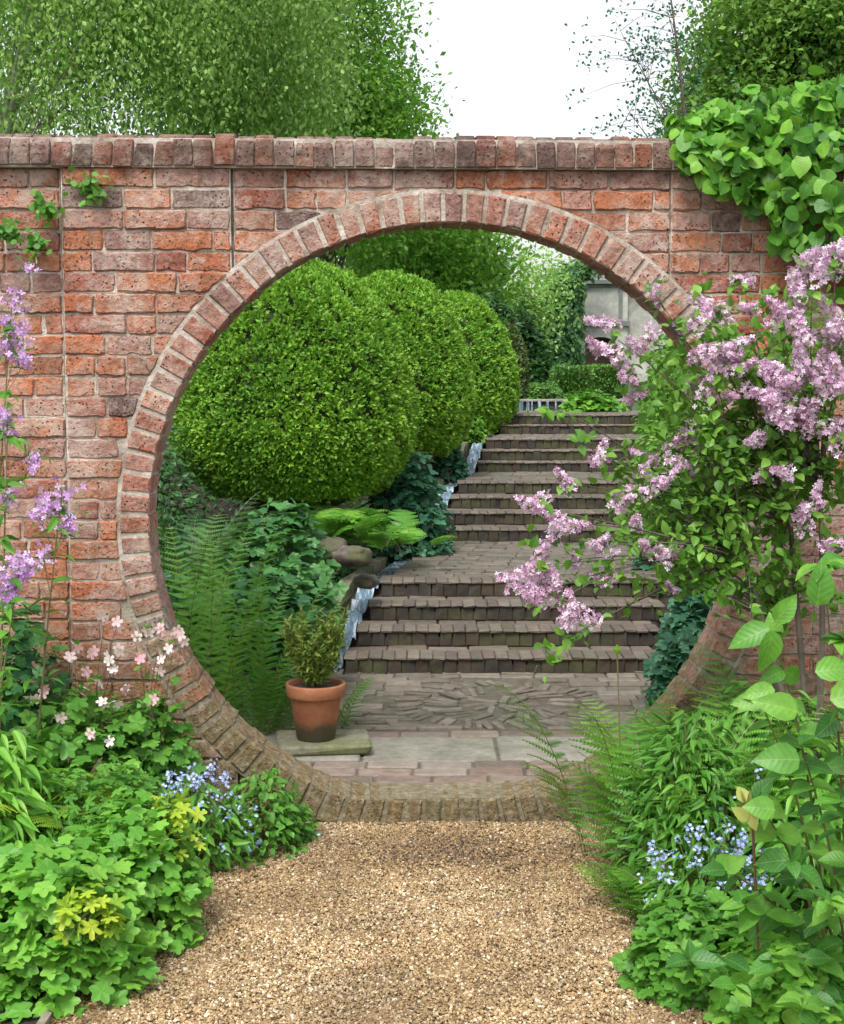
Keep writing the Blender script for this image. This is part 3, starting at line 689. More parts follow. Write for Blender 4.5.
# ---------------------------------------------------------------- plant generators
def unit(v): return v/(np.linalg.norm(v, axis=-1, keepdims=True)+1e-9)
def vn(Pn, k, seed=0):  # cheap smooth noise
    s_ = np.zeros(len(Pn)); r = np.random.default_rng(seed)
    for i in range(6):
        w = r.normal(0, 1, 3)*k*(1+.5*i); s_ += np.sin(Pn@w+r.random()*6.28)/(1+.4*i)
    return s_/3
def mound(mb, c, rx, ry, h, n, T_, size, wid=1.0, inner=.5, up=.6, seed=None, droop=.3, spread=.5, bumpy=.12):
    c = np.asarray(c, float); u = RNG.random(n); th = RNG.random(n)*2*math.pi; z = u**.8; r = np.sqrt(1-z*z)
    D = np.stack([r*np.cos(th), r*np.sin(th), z], 1); rad = inner+(1-inner)*RNG.random(n)**.6
    rad *= 1+bumpy*vn(D*3, 1.3, RNG.integers(1e6))
    Q = c+D*np.array([rx, ry, h])*rad[:, None]
    nrm = unit(D*np.array([1/rx, 1/ry, 1/h])*min(rx, ry, h)); Nn = nrm+np.array([0, -.15, up])+RNG.normal(0, .38, (n, 3))
    X = np.stack([np.cos(th), np.sin(th), np.full(n, -droop)], 1)+RNG.normal(0, spread, (n, 3))
    mb.inst(T_, Q, X, Nn, size*RNG.uniform(.6, 1.25, n), wid)
    return Q
def stems_to(mb, base, Q, k, r=.002, jit=.04):
    for i in RNG.choice(len(Q), min(k, len(Q)), replace=False):
        b = np.array(base)+np.array([RNG.normal(0, jit), RNG.normal(0, jit), 0]); m = (b+Q[i])/2+np.array([0, 0, .15*np.linalg.norm(Q[i]-b)]); mb.tube(bez(b, m, Q[i], 5), r, 4)
def bush(name, label, cat, c, rx, ry, h, n, T_, size, mat, group=None, stems=25, **k):
    c = np.asarray(c, float); o = thing(name, label, cat, c, group=group); mb = MB(); Q = mound(mb, c, rx, ry, h, n, T_, size, **k); mb.build('foliage', M[mat], o)
    s_ = MB(); stems_to(s_, c, Q, stems); s_.build('stems', M['stem'], o); return o, Q
def frond(ml, ms, base, az, L, rise=1.2, droop=.5, npin=22, w=.3, T_=T_serr, size=1.0, pw_=1.0, tint=None):
    base = np.asarray(base, float); h = np.array([math.cos(az), math.sin(az), 0])
    p1 = base+h*L*.25+np.array([0, 0, L*rise*.55]); p2 = base+h*L*(.75)+np.array([0, 0, L*(rise*.75-droop*.55)])
    R = bez(base, p1, p2, npin+3); ms.tube(R, np.linspace(.0028, .0008, len(R))*size, 4)
    Tn = unit(np.gradient(R, axis=0)); idx = np.arange(2, npin+3); t = idx/(npin+2)
    Ln = L*w*np.sin(np.pi*np.clip(t, 0, 1)**.75)**.8*.95+.012
    side = unit(np.cross(Tn, np.array([0, 0, 1.])))
    up = np.cross(side, Tn)
    for sg in (1, -1):
        X = side[idx]*sg+Tn[idx]*.45+RNG.normal(0, .05, (len(idx), 3)); ml.inst(T_, R[idx], X, up[idx]+RNG.normal(0, .12, (len(idx), 3)), Ln, pw_, tint=None if tint is None else np.clip(tint+RNG.normal(0, .08, len(idx)), 0, 1))
def fern(name, label, c, nf, L, mat, rise=1.2, droop=.5, w=.28, azs=None, npin=24, pw_=1.0, spread=.05, group=None, cat='fern'):
    c = np.asarray(c, float); o = thing(name, label, cat, c, group=group); ml, ms = MB(), MB()
    for i in range(nf):
        az = (azs[0]+(azs[1]-azs[0])*RNG.random()) if azs else 2*math.pi*i/nf+RNG.normal(0, .2)
        frond(ml, ms, c+np.array([RNG.normal(0, spread), RNG.normal(0, spread), 0]), az, L*RNG.uniform(.7, 1.1), rise*RNG.uniform(.8, 1.2), droop*RNG.uniform(.6, 1.4), npin, w, pw_=pw_, tint=RNG.random())
    ml.build('fronds', M[mat], o); ms.build('stalks', M['stem'], o); return o
def dome(name, label, c, rx, ry, h, skirt, mat, ntuft=5200, size=.04, group=None, power=2.0, cat='hedge', boxy=False, per=7):
    """clipped hedge: dark twiggy core and leaf tufts over its surface"""
    c = np.asarray(c, float); o = thing(name, label, cat, c, group=group)
    D = unit(RNG.normal(0, 1, (ntuft*2, 3))); D = D[D[:, 2] > -.75][:ntuft]
    def surf(D, f=1.0):
        s_ = (np.abs(D)**power).sum(1)**(-1/power); Q = D*s_[:, None]; dn = vn(D*2.2+c*.7, 1.6, 5)*.04+vn(D*8, 1.4, 8)*.026+vn(D*17, 1.5, 9)*.013; Q = Q*(1+dn)[:, None]*f
        hz = np.where(Q[:, 2] > 0, h-skirt, skirt); return c+np.stack([Q[:, 0]*rx, Q[:, 1]*ry, skirt+Q[:, 2]*hz], 1)
    Q = surf(D, 1.0); nn = unit((Q-(c+np.array([0, 0, skirt])))/np.array([rx*rx, ry*ry, (h-skirt)**2]))
    n = len(Q)*per; Qi = np.repeat(Q, per, 0); ni = np.repeat(nn, per, 0)
    X = ni*.7+RNG.normal(0, .6, (n, 3))+np.array([0, 0, .25]); ctr = Qi-ni*.025+RNG.normal(0, .012, (n, 3)); Nn = ni*.7+np.array([0, 0, .4])+RNG.normal(0, .5, (n, 3))
    tt = np.clip(np.repeat(RNG.random(len(Q)), per)*.6+RNG.random(n)*.4, 0, 1)
    mb = MB(); mb.inst(T_fold if size > .03 else T_quad, ctr, X, Nn, size*RNG.uniform(.7, 1.3, n), .95, tint=tt); mb.build('foliage', M[mat], o)
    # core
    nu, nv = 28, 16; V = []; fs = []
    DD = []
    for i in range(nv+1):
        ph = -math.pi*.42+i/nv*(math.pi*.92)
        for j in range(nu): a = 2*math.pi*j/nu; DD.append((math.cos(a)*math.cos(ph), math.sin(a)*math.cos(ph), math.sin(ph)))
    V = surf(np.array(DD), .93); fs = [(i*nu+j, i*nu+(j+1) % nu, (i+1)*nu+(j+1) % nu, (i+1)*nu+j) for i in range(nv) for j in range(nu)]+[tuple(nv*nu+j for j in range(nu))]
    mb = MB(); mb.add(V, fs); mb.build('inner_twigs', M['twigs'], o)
    mb = MB(); mb.tube([c+np.array([0, 0, -.3]), c+np.array([0, 0, skirt*.8])], [.09, .07], 8); mb.build('trunk', M['bark'], o)
    return o
def tree(name, label, base, crowns, ncl, per, sig, size, mat, bark='bark', tr=.2, group=None, cat='tree', limbs=14, vstretch=1.0, T_=T_quad, droopx=False, lean=(0, 0), tinted=True):
    base = np.asarray(base, float); o = thing(name, label, cat, base, group=group)
    vol = np.array([c[3]*c[4]*c[5] for c in crowns])**(2/3); cl = []; 
    for c, w in zip(crowns, vol/vol.sum()):
        k = max(3, int(ncl*w)); D = unit(RNG.normal(0, 1, (k, 3))); r = RNG.random(k)**.38; r *= 1+.14*vn(D*2, 1.5, RNG.integers(1e6)); cl.append(np.array(c[:3])+D*np.array(c[3:6])*r[:, None])
    cl = np.concatenate(cl); cl = cl[vn(cl, .75 if sig < .3 else .6, RNG.integers(1e6)) > -.62]; n = len(cl)*per; Ct = np.repeat(cl, per, 0)
    off = RNG.normal(0, sig, (n, 3)); off[:, 2] *= vstretch; Q = Ct+off
    if droopx: X = np.array([0, 0, -1.])+RNG.normal(0, .6, (n, 3)); Nn = RNG.normal(0, 1, (n, 3))
    else: X = off/sig*.5+RNG.normal(0, .8, (n, 3)); Nn = np.array([0, -.1, .9])+RNG.normal(0, .6, (n, 3))
    tt = np.clip(np.repeat(RNG.random(len(cl)), per)*.75+RNG.random(n)*.3, 0, 1)
    mb = MB(); mb.inst(T_, Q, X, Nn, size*RNG.uniform(.6, 1.3, n), 1.0, tint=tt); mb.build('crown', M[mat], o)
    top = cl[:, 2].max(); cc = cl.mean(0); mb = MB(); tp = np.array([cc[0]+lean[0], cc[1]+lean[1], base[2]+(top-base[2])*.9])
    Tk = bez(base-np.array([0, 0, .3]), (base*.6+tp*.4)+np.array([-lean[0]*.5, 0, 0]), tp, 12); mb.tube(Tk, np.linspace(tr, tr*.12, 12), 9)
    mb.build('trunk', M[bark], o)
    mb = MB()
    for i in RNG.choice(len(cl), min(limbs, len(cl)), replace=False):
        q = cl[i]; zt_ = np.clip((q[2]-base[2])*.62, .8, None); f_ = np.clip(zt_/(tp[2]-base[2]), .12, .95); s_ = Tk[int(f_*11)]
        mb.tube(bez(s_, (s_+q)/2+np.array([0, 0, .12*np.linalg.norm(q-s_)]), q, 7), np.linspace(tr*.32*(1-f_*.6), tr*.05, 7), 6)
    mb.build('limbs', M[bark], o); return o

# ---------------------------------------------------------------- hedges
GH = 'clipped rounded yew domes beside the steps'
def dome_px(lab, u, w, vtop, vbot, d, yd, nt, size, nm='hedge'):
    tl_ = at(u, vtop, d); bt = at(u, vbot, d); rx = w/2/F*d*1.0; zb_ = min(bt[2], float(terr(bt[0], d)))
    o = dome('clipped_hedge', lab, (tl_[0], d, bt[2]), rx, yd, tl_[2]-bt[2], (tl_[2]-bt[2])*.36, nm, nt, size, GH); return o
dome_px('largest and nearest rounded clipped hedge, beside the first landing', 293, 244, 257, 516, 10.1, .9, 15500, .032)
dome_px('middle rounded clipped hedge, partly behind the largest', 392, 160, 274, 470, 12.6, .8, 9000, .036)
dome_px('farthest rounded clipped hedge of the three, beside the top flight', 453, 128, 293, 450, 15.1, .78, 7000, .04)
dome_px('narrow brownish green clipped column beyond the rounded hedges', 507, 40, 326, 412, 20, .6, 1500, .06, 'hedge_dull')
bpy.data.objects['clipped_hedge.003']['group'] = 'taller clipped columns'; 

def boxhedge(label, u0, u1, v0, v1, d, dep=.6, mat='box'):
    a = at(u0, v0, d); b = at(u1, v1, d); zb_ = 1.2; o = thing('box_hedge', label, 'hedge', ((a[0]+b[0])/2, d+dep/2, zb_), group='low square box hedges before the pavilion')
    lo = np.array([a[0], d, zb_]); hi = np.array([b[0], d+dep, a[2]]); n = 1500; Q = lo+(hi-lo)*RNG.random((n, 3)); ax = RNG.choice([0, 1, 2, 1], n); nn = np.zeros((n, 3))
    for i in range(n):
        s_ = 0 if (ax[i] == 1) else (1 if ax[i] == 2 else RNG.integers(2)); Q[i, ax[i]] = hi[ax[i]] if s_ else lo[ax[i]]; nn[i, ax[i]] = 1 if s_ else -1
    mb = MB(); mb.inst(T_quad, Q+RNG.normal(0, .012, (n, 3)), nn+RNG.normal(0, .6, (n, 3)), nn+RNG.normal(0, .7, (n, 3)), .075*RNG.uniform(.7, 1.2, n)); mb.build('foliage', M[mat], o)
    mb = MB(); mb.box(lo+.03, hi-.03); mb.build('inner_twigs', M['twigs'], o)
boxhedge('bright square box hedge, second from the right before the pavilion', 556, 590, 370, 398, 23)
boxhedge('square box hedge just under the pavilion arch', 592, 626, 368, 394, 26)
boxhedge('low dark box hedge left of the bright square one', 528, 556, 388, 400, 22.5)

# ---------------------------------------------------------------- waterfall wall at the top
ww_ = thing('waterfall_wall', 'low dark wall with water spilling over beyond the top landing', 'waterfall', (1.6, 17.5, 1.1))
a = at(513, 402, 17.5); b = at(632, 402, 17.5); mb = MB()
mb.box((a[0], 17.5, 1.0), (b[0], 17.75, a[2]-.0), .004); mb.build('wall', M['bedding'], ww_)
mb = MB(); mb.bbox((a[0]-.02, 17.46, a[2]+.002), (b[0]+.02, 17.8, a[2]+.03), .008, .002); mb.build('lip', M['slab'], ww_)
mb = MB()
for (u0, u1) in ((519, 523), (526, 529), (531, 533), (538, 541), (546, 549), (555, 557), (562, 565)):
    x0, x1 = at(u0, 402, 17.44)[0], at(u1, 402, 17.44)[0]; mb.box((x0, 17.42, 1.2), (x1, 17.44, a[2]+.012), .004)
mb.build('falling_water', M['foam'], ww_)
mb = MB(); mb.add([(XL(16.4)-.1, 16.42, 1.245), (XL(16.4)+1.7, 16.42, 1.245), (b[0]+.1, 17.49, 1.245), (a[0]-.1, 17.49, 1.245)], [(0,1,2,3)])
struct('pond_water', mb, M['water'], 'strip of pond water in front of the waterfall wall')

# ---------------------------------------------------------------- pavilion
D = 58.0
pav = thing('garden_pavilion', 'pale stone pavilion with pediment and arched doorway at the end of the path', 'building', (*at(601, 380, D)[:2], 1.24))
def pxz(u, v, d=D): q = at(u, v, d); return q[0], q[2]
mb = MB()
xl_, zc = pxz(577, 284); xr_, _ = pxz(628, 284); _, zap = pxz(601, 263); _, zs1 = pxz(601, 321); _, zs2 = pxz(601, 326); z0_ = 1.0
def wallface(mb, x0, x1, z0, z1, y, dep): mb.box((x0, y, z0), (x1, y+dep, z1))
# central bay with arched doorway (piers, spandrel built as polygon strips)
xd0, za_ = pxz(585, 350); xd1, zcr = pxz(617, 337); xc = (xd0+xd1)/2; rad_ = (xd1-xd0)/2
mb.box((xl_, D, z0_), (xd0, D+.5, zs1)); mb.box((xd1, D, z0_), (xr_, D+.5, zs1))
n = 16; zsp = zcr-rad_*.55
arc = [(xc-rad_*math.cos(math.pi*i/n), zsp+rad_*.55*math.sin(math.pi*i/n)) for i in range(n+1)]
V = [(x, D+.001, z) for x, z in arc]+[(x, D+.001, zs1-.001) for x, z in arc]+[(x, D+.5, z) for x, z in arc]
mb.add(V, [(i, i+1, n+2+i, n+1+i) for i in range(n)]+[(i, 2*n+2+i, 2*n+3+i, i+1) for i in range(n)])
mb.box((xl_, D+.002, zs2), (xr_, D+3, zc)); mb.build('wall', M['palestone'], pav)
mb = MB(); mb.box((xl_-.1, D-.15, zs1), (xr_+.1, D+.4, zs2)); mb.box((xl_-.15, D-.22, zc), (xr_+.15, D+3, zc+.14)); mb.build('string_courses', M['slate'], pav)
xp0, zp0 = pxz(581, 320); xp1, zp1 = pxz(622, 287)
mb = MB(); t_ = .12; mb.box((xp0-.02, D-.06, zs2+.01), (xp0+t_, D, zc-.01)); mb.box((xp1-t_, D-.06, zs2+.01), (xp1+.02, D, zc-.01)); mb.box((xp0+t_, D-.06, zc-.14), (xp1-t_, D, zc-.012)); mb.build('panel_frame', M['slate'], pav)
mb = MB(); V = [(xl_-.15, D-.05, zc+.142), (xr_+.15, D-.05, zc+.142), (xc, D-.05, zap)]; V += [(x, D+3, z) for x, y, z in V]; mb.add(V, [(0,1,2),(5,4,3),(0,3,4,1)]); mb.build('pediment', M['palestone'], pav)
mb = MB(); ov = .18
for s_ in (-1, 1):
    xe = xl_-.35 if s_ < 0 else xr_+.35
    mb.add([(xc, D-.3, zap+.01), (xe, D-.3, zc+.08), (xe, D+3.1, zc+.08), (xc, D+3.1, zap+.01), (xc, D-.3, zap+.16), (xe, D-.3, zc+.22), (xe, D+3.1, zc+.22), (xc, D+3.1, zap+.16)], [(0,1,2,3),(4,7,6,5),(0,4,5,1),(1,5,6,2),(2,6,7,3),(3,7,4,0)])
mb.build('roof', M['slate'], pav)
mb = MB(); wm, wr = MB(), MB()
for s_ in (-1, 1):
    xi = xl_ if s_ < 0 else xr_; xo = xi+s_*1.7; zi = zc-.1; zo = zc-1.3
    wm.add([(xi, D+.3, z0_), (xo, D+.3, z0_), (xo, D+.3, zo), (xi, D+.3, zi), (xi, D+3, z0_), (xo, D+3, z0_), (xo, D+3, zo), (xi, D+3, zi)], [(0,1,2,3),(7,6,5,4),(1,5,6,2)])
    wr.add([(xi, D+.1, zi+.01), (xo+s_*.15, D+.1, zo-.09), (xo+s_*.15, D+3, zo-.09), (xi, D+3, zi+.01), (xi, D+.1, zi+.14), (xo+s_*.15, D+.1, zo+.04), (xo+s_*.15, D+3, zo+.04), (xi, D+3, zi+.14)], [(0,1,2,3),(4,7,6,5),(0,4,5,1),(1,5,6,2),(3,7,4,0)])
    wm.build('wing_wall', M['palestone'], pav); wr.build('wing_roof', M['slate'], pav); wm, wr = MB(), MB()
mb = MB(); mb.box((xd0-.2, D+1.6, z0_), (xd1+.2, D+1.8, zs1)); 
m_, nt, b_ = newmat('pink_plaster'); b_.inputs['Base Color'].default_value = (.3, .19, .16, 1); b_.inputs['Roughness'].default_value = .9
mb.build('inner_wall', m_, pav)
# climber on the pavilion
iv = thing('ivy_climber', 'dark climber smothering the left side and gable of the pavilion', 'climbing plant', at(562, 385, 57))
n = 9000; U = RNG.random(n); Vv = RNG.random(n)
uu = 540+40*U; vv = np.interp(uu, [540, 552, 565, 580], [300, 282, 274, 270])+(396-np.interp(uu, [540, 552, 565, 580], [300, 282, 274, 270]))*Vv
k = RNG.random(n) < .2; uu = np.where(k, 545+55*U, uu); vv = np.where(k, np.interp(uu, [545, 600], [284, 262])+RNG.normal(0, 4, n), vv)
Q = np.array([at(u_, v_, 57-abs(RNG.normal(0, .5))) for u_, v_ in zip(uu, vv)])+np.stack([RNG.normal(0, .12, n), np.zeros(n), RNG.normal(0, .1, n)], 1)
mb = MB(); mb.inst(T_quad, Q, RNG.normal(0, 1, (n, 3))+np.array([0, 0, -.8]), np.array([0, -1, .5])+RNG.normal(0, .5, (n, 3)), .22*RNG.uniform(.6, 1.4, n)); mb.build('foliage', M['darkshrub'], iv)
mb = MB(); 
for u_ in (545, 556, 566): mb.tube([at(u_, 396, 57.3), at(u_+3, 340, 57.3), at(u_+6, 290, 57.3)], [.1, .07, .03], 6)
mb.build('stems', M['bark'], iv)

# ---------------------------------------------------------------- trees
gT = 'trees behind the wall'
def cr(u, v, d, wpx, dep, hpx): q = at(u, v, d); return (q[0], q[1], q[2], wpx/F*d, dep, hpx/F*d)
tree('birch_tree', 'feathery pale green birch with whitish stems rising behind the wall at far left', (-6.2, 19, 1.2), [cr(40, 20, 19, 190, 1.9, 170), cr(130, -60, 19, 170, 1.8, 150)], 1000, 62, .2, .07, 'birch', 'palebark', .12, gT, vstretch=2.2, droopx=True, limbs=22)
tree('birch_tree', 'hanging pale green birch crown left of the gap of sky', (-3.4, 21, 1.2), [cr(235, 30, 21, 130, 1.9, 170), cr(190, -60, 21, 150, 1.8, 120), cr(260, 110, 22, 110, 1.7, 110)], 950, 62, .2, .075, 'birch', 'palebark', .12, gT, vstretch=2.4, droopx=True, limbs=16)
tree('broadleaf_tree', 'bright green broadleaf tree sloping down towards the open sky', (-1.6, 25, 1.2), [cr(310, 60, 25, 100, 2, 110), cr(322, -40, 25, 62, 1.8, 90), cr(380, 125, 25, 46, 1.5, 52), cr(340, 180, 25, 100, 1.8, 90)], 760, 70, .24, .1, 'tree', 'bark', .22, gT, limbs=16)
tree('broadleaf_tree', 'loose bright green tree seen through the top of the gate', (.3, 29, 1.2), [cr(430, 240, 29, 95, 2, 60), cr(455, 262, 30, 32, 1.4, 40), cr(400, 290, 29, 80, 2, 60), cr(478, 292, 30, 18, 1.2, 18)], 420, 55, .3, .13, 'tree', 'bark', .2, gT, limbs=12)
tree('pale_tree', 'thin pale tree with sky showing through between gate tree and pavilion', (3.4, 44, 1.24), [cr(538, 282, 44, 30, 2, 26), cr(520, 318, 44, 34, 2, 25)], 80, 34, .36, .14, 'birch', 'bark', .16, gT, limbs=14)
tree('conifer_tree', 'dark narrow conifer behind the farthest rounded hedge', at(495, 385, 34)*(1, 1, 0)+(0, 0, 1.2), [cr(495, 330, 34, 14, .7, 45), cr(495, 370, 34, 22, .8, 25)], 110, 50, .2, .12, 'evergreen', 'bark', .12, gT, limbs=6)
tree('evergreen_tree', 'big dense dark green tree at the top right behind the vine', (5.6, 19, 1.2), [cr(800, 40, 19, 100, 1.9, 105), cr(760, 90, 19, 85, 1.6, 60), cr(850, -60, 19, 130, 1.8, 120), cr(860, 80, 19, 110, 1.7, 100), cr(718, 112, 19, 46, 1.2, 40)], 1300, 70, .16, .085, 'evergreen', 'bark', .22, gT, limbs=14)
# thin whip against the sky
o = thing('sapling_tree', 'slender sparse birch sapling against the white sky', 'tree', (*at(690, 150, 16)[:2], 1.2), group=gT); mb = MB(); lf = MB()
mains = [[(700, 380), (692, 110), (660, -70)], [(694, 200), (684, 80), (668, 10)], [(692, 190), (660, 120), (640, 60)], [(690, 150), (650, 90), (615, 20)], [(690, 190), (655, 150), (625, 105)]]
for k, m3 in enumerate(mains):
    Q = bez(at(*m3[0], 16), at(*m3[1], 16.1), at(*m3[2], 16.2), 14); Q[0, 2] = 1.2 if k == 0 else Q[0, 2]
    if k == 0: mb.tube(Q, np.linspace(.03, .005, 14), 6)
    else: mb.tube(Q, np.linspace(.012, .002, 14), 5)
    for i in range(34 if k == 0 else 26):
        t = .35+.65*RNG.random() if k == 0 else .2+.8*RNG.random(); s_ = Q[int(t*13)]; e = s_+np.array([RNG.normal(-.05, .28), RNG.normal(0, .2), RNG.normal(.02, .18)])
        mb.tube([s_, (s_+e)/2+[0, 0, .04], e], [.004, .003, .001], 4); m_n = 13
        lf.inst(T_quad, e+RNG.normal(0, .07, (m_n, 3)), RNG.normal(0, 1, (m_n, 3)), RNG.normal(0, 1, (m_n, 3)), .05)
mb.build('trunk', M['bark'], o); lf.build('crown', M['bluegreen'], o)
# background shrubs
gS = 'shrubs around the upper garden'
def shrub(label, u, v, d, w, h, mat, n=3500, size=.09, T_=T_quad, name='garden_shrub', dep=None, inner=.55):
    q = at(u, v, d); zb_ = min(q[2]-h/F*d*.4, float(terr(q[0], d)))
    o = thing(name, label, 'shrub', (q[0], d, zb_), group=gS); mb = MB(); top = at(u, v-h, d)[2]; c = np.array([q[0], d, zb_]); rx = w/F*d; dp = dep or rx*.9
    Q = mound(mb, c, rx, dp, top-zb_, n, T_, size, inner=inner, bumpy=.2); mb.build('foliage', M[mat], o); s2 = MB(); stems_to(s2, c, Q, 20, .012 if d > 15 else .005, .1); s2.build('stems', M['bark'], o)
shrub('dark shrub bank behind the farthest rounded hedge', 488, 350, 27, 38, 62, 'darkshrub', 5000, .12)
shrub('mid green shrub left of the ivy covered pavilion', 520, 372, 30, 32, 62, 'darkshrub', 5200, .13)
shrub('lighter shrub under the pale thin tree', 518, 320, 36, 30, 34, 'evergreen', 4000, .15)
shrub('dark evergreen mass right of the pavilion', 700, 350, 30, 46, 34, 'evergreen', 4000, .13)
shrub('low green shrub at the foot of the clipped column', 540, 392, 21.5, 24, 10, 'box', 1800, .07)
shrub('yellow green leafy plant beside the waterfall', 592, 404, 16.3, 30, 14, 'vine', 900, .1, T_tri)
shrub('light green bushy plant right of the top landing', 676, 400, 14.6, 38, 42, 'lilac', 3800, .055, T_fold)
shrub('tall light green shrub right of the third flight', 690, 380, 12.6, 52, 70, 'fern', 4500, .05, T_fold)
shrub('mid green shrub right of the second flight', 690, 470, 10.8, 58, 70, 'lilac', 4200, .05, T_fold)
shrub('bushy green shrub just behind the wall on the right', 760, 500, 8.6, 70, 120, 'lilac', 4800, .05, T_fold)
shrub('blue green leafy clump on the right of the lowest flight', 705, 630, 7.6, 42, 58, 'bluegreen', 900, .085, T_lobe)
shrub('second blue green clump at the right foot of the steps', 685, 672, 7.1, 32, 40, 'bluegreen', 600, .08, T_lobe)
shrub('green clump right of the second flight bottom', 672, 560, 9.4, 34, 34, 'bluegreen', 900, .07, T_lobe)
shrub('rounded blue green shrub between nearest hedge and second flight', 406, 545, 10.25, 44, 100, 'bluegreen', 2600, .062, T_tri)
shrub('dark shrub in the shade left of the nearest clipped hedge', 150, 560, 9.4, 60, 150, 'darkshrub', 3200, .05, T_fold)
shrub('small green plant at the foot of the middle hedge', 450, 452, 12.6, 16, 16, 'bluegreen', 600, .06, T_tri)
shrub('small pale plant in front of the farthest hedge', 474, 432, 14.0, 14, 14, 'lilac', 600, .06, T_tri)

# ---------------------------------------------------------------- planting inside the gate, left
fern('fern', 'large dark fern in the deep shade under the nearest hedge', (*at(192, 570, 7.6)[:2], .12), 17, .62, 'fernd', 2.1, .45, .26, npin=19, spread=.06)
fern('fern', 'tall upright fern directly behind the left of the ring', (*at(226, 735, 6.6)[:2], .03), 26, .5, 'bedlight', 2.5, .12, .17, npin=24, spread=.13)
fern('fern', 'lower feathery fern behind the flowerpot', (*at(262, 735, 6.7)[:2], .03), 22, .34, 'bed', 1.7, .25, .24, npin=16, spread=.13)
fern('fern', 'bright yellow green fern below the nearest hedge', at(345, 540, 9.2), 30, .36, 'bedlight', 1.0, .5, .36, npin=13, spread=.16, pw_=1.5)
fern('fern', 'bright fern spilling over the rock beside the first landing', at(382, 548, 9.3), 26, .3, 'bedlight', .9, .5, .36, npin=12, spread=.12, pw_=1.5)
def bpx(label, u, vb, d, w, h, n, T_, size, mat, **k):
    q = at(u, vb, d); z = k.pop('z', None); c = (q[0], d, q[2] if z is None else z)
    return bush(k.pop('name', 'bedding_plant'), label, k.pop('cat', 'plant'), c, w/F*d, k.pop('ry', w/F*d), h/F*d, n, T_, size, mat, **k)
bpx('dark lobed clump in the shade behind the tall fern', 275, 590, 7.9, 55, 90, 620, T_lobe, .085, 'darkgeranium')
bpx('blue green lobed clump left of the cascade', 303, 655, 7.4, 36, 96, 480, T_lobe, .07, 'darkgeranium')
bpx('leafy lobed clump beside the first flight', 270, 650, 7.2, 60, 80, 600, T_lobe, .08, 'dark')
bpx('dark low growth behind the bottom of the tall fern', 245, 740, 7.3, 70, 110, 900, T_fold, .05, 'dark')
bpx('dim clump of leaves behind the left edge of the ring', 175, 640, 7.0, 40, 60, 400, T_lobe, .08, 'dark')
# rocks
def rock(label, u, v, d, s3, seed):
    q = at(u, v, d); r = np.random.default_rng(seed); nu, nv = 16, 10; V = []
    for i in range(nv+1):
        ph = -math.pi/2+math.pi*i/nv
        for j in range(nu): a = 2*math.pi*j/nu; V.append((math.cos(a)*math.cos(ph), math.sin(a)*math.cos(ph), math.sin(ph)))
    V = np.array(V); V = V*(1+.3*vn(V*1.6, 1.4, seed)+.1*vn(V*5, 1.4, seed+1))[:, None]; V = V*(1+.05*np.sign(vn(V*9, 1.5, seed+4)))[:, None]; V = np.sign(V)*np.abs(V)**.75*np.array(s3)*.9+q-[0, 0, .02]
    mb = MB(); mb.add(V, [(i*nu+j, i*nu+(j+1) % nu, (i+1)*nu+(j+1) % nu, (i+1)*nu+j) for i in range(nv) for j in range(nu)])
    tag(mb.build('rock', M['rock'], smooth=True), label, 'rock', 'rocks in the bank left of the steps')
rock('brown rock beside the first cascade', 352, 553, 8.4, (.12, .14, .06), 3)
rock('upper rounded rock below the bright fern', 333, 545, 8.9, (.1, .12, .07), 5)
rock('low rock at the top of the cascade', 366, 578, 8.5, (.08, .12, .04), 8)

# shrub in the pot
c = np.array([p0[0], 6.25, pz+.225]); o = thing('potted_conifer', 'small feathery olive shrub growing in the terracotta pot', 'shrub', c); mb = MB(); ms = MB()
for i in range(74):
    a = RNG.random()*6.28; L = RNG.uniform(.12, .3); e = c+np.array([math.cos(a)*L*.5, math.sin(a)*L*.5, L*RNG.uniform(.7, 1.15)]); Q = bez(c, (c+e)/2+[math.cos(a)*.02, math.sin(a)*.02, 0], e, 12); ms.tube(Q, np.linspace(.002, .0008, 12), 4)
    for q in Q[3:]:
        k = 6; mb.inst(T_lance, q+RNG.normal(0, .004, (k, 3)), RNG.normal(0, 1, (k, 3))+np.array([0, 0, .5]), RNG.normal(0, 1, (k, 3)), .034*RNG.uniform(.7, 1.2, k), 1.3)
mb.build('foliage', M['olive'], o); ms.build('stems', M['purplestem'], o)

# ---------------------------------------------------------------- vine on the right of the wall
o = thing('climbing_vine', 'lush bright green vine tumbling over the wall coping at top right', 'climbing plant', w2(1.9, .1, 2.4)); mb = MB(); ms = MB(); lf = []
def vine_top(lx): return np.interp(lx, [.84, .95, 1.15, 1.4, 1.7, 2.4, 3.3], [2.6, 2.66, 2.70, 2.77, 2.8, 2.85, 2.85])
def vine_bot(lx): return np.interp(lx, [.84, 1.0, 1.12, 1.25, 1.42, 1.7, 3.3], [2.52, 2.4, 2.3, 2.15, 2.06, 1.9, 1.8])
n = 3900; lx = .86+2.4*RNG.random(n)**1.25; tp, bt = vine_top(lx), vine_bot(lx); ang = RNG.random(n)
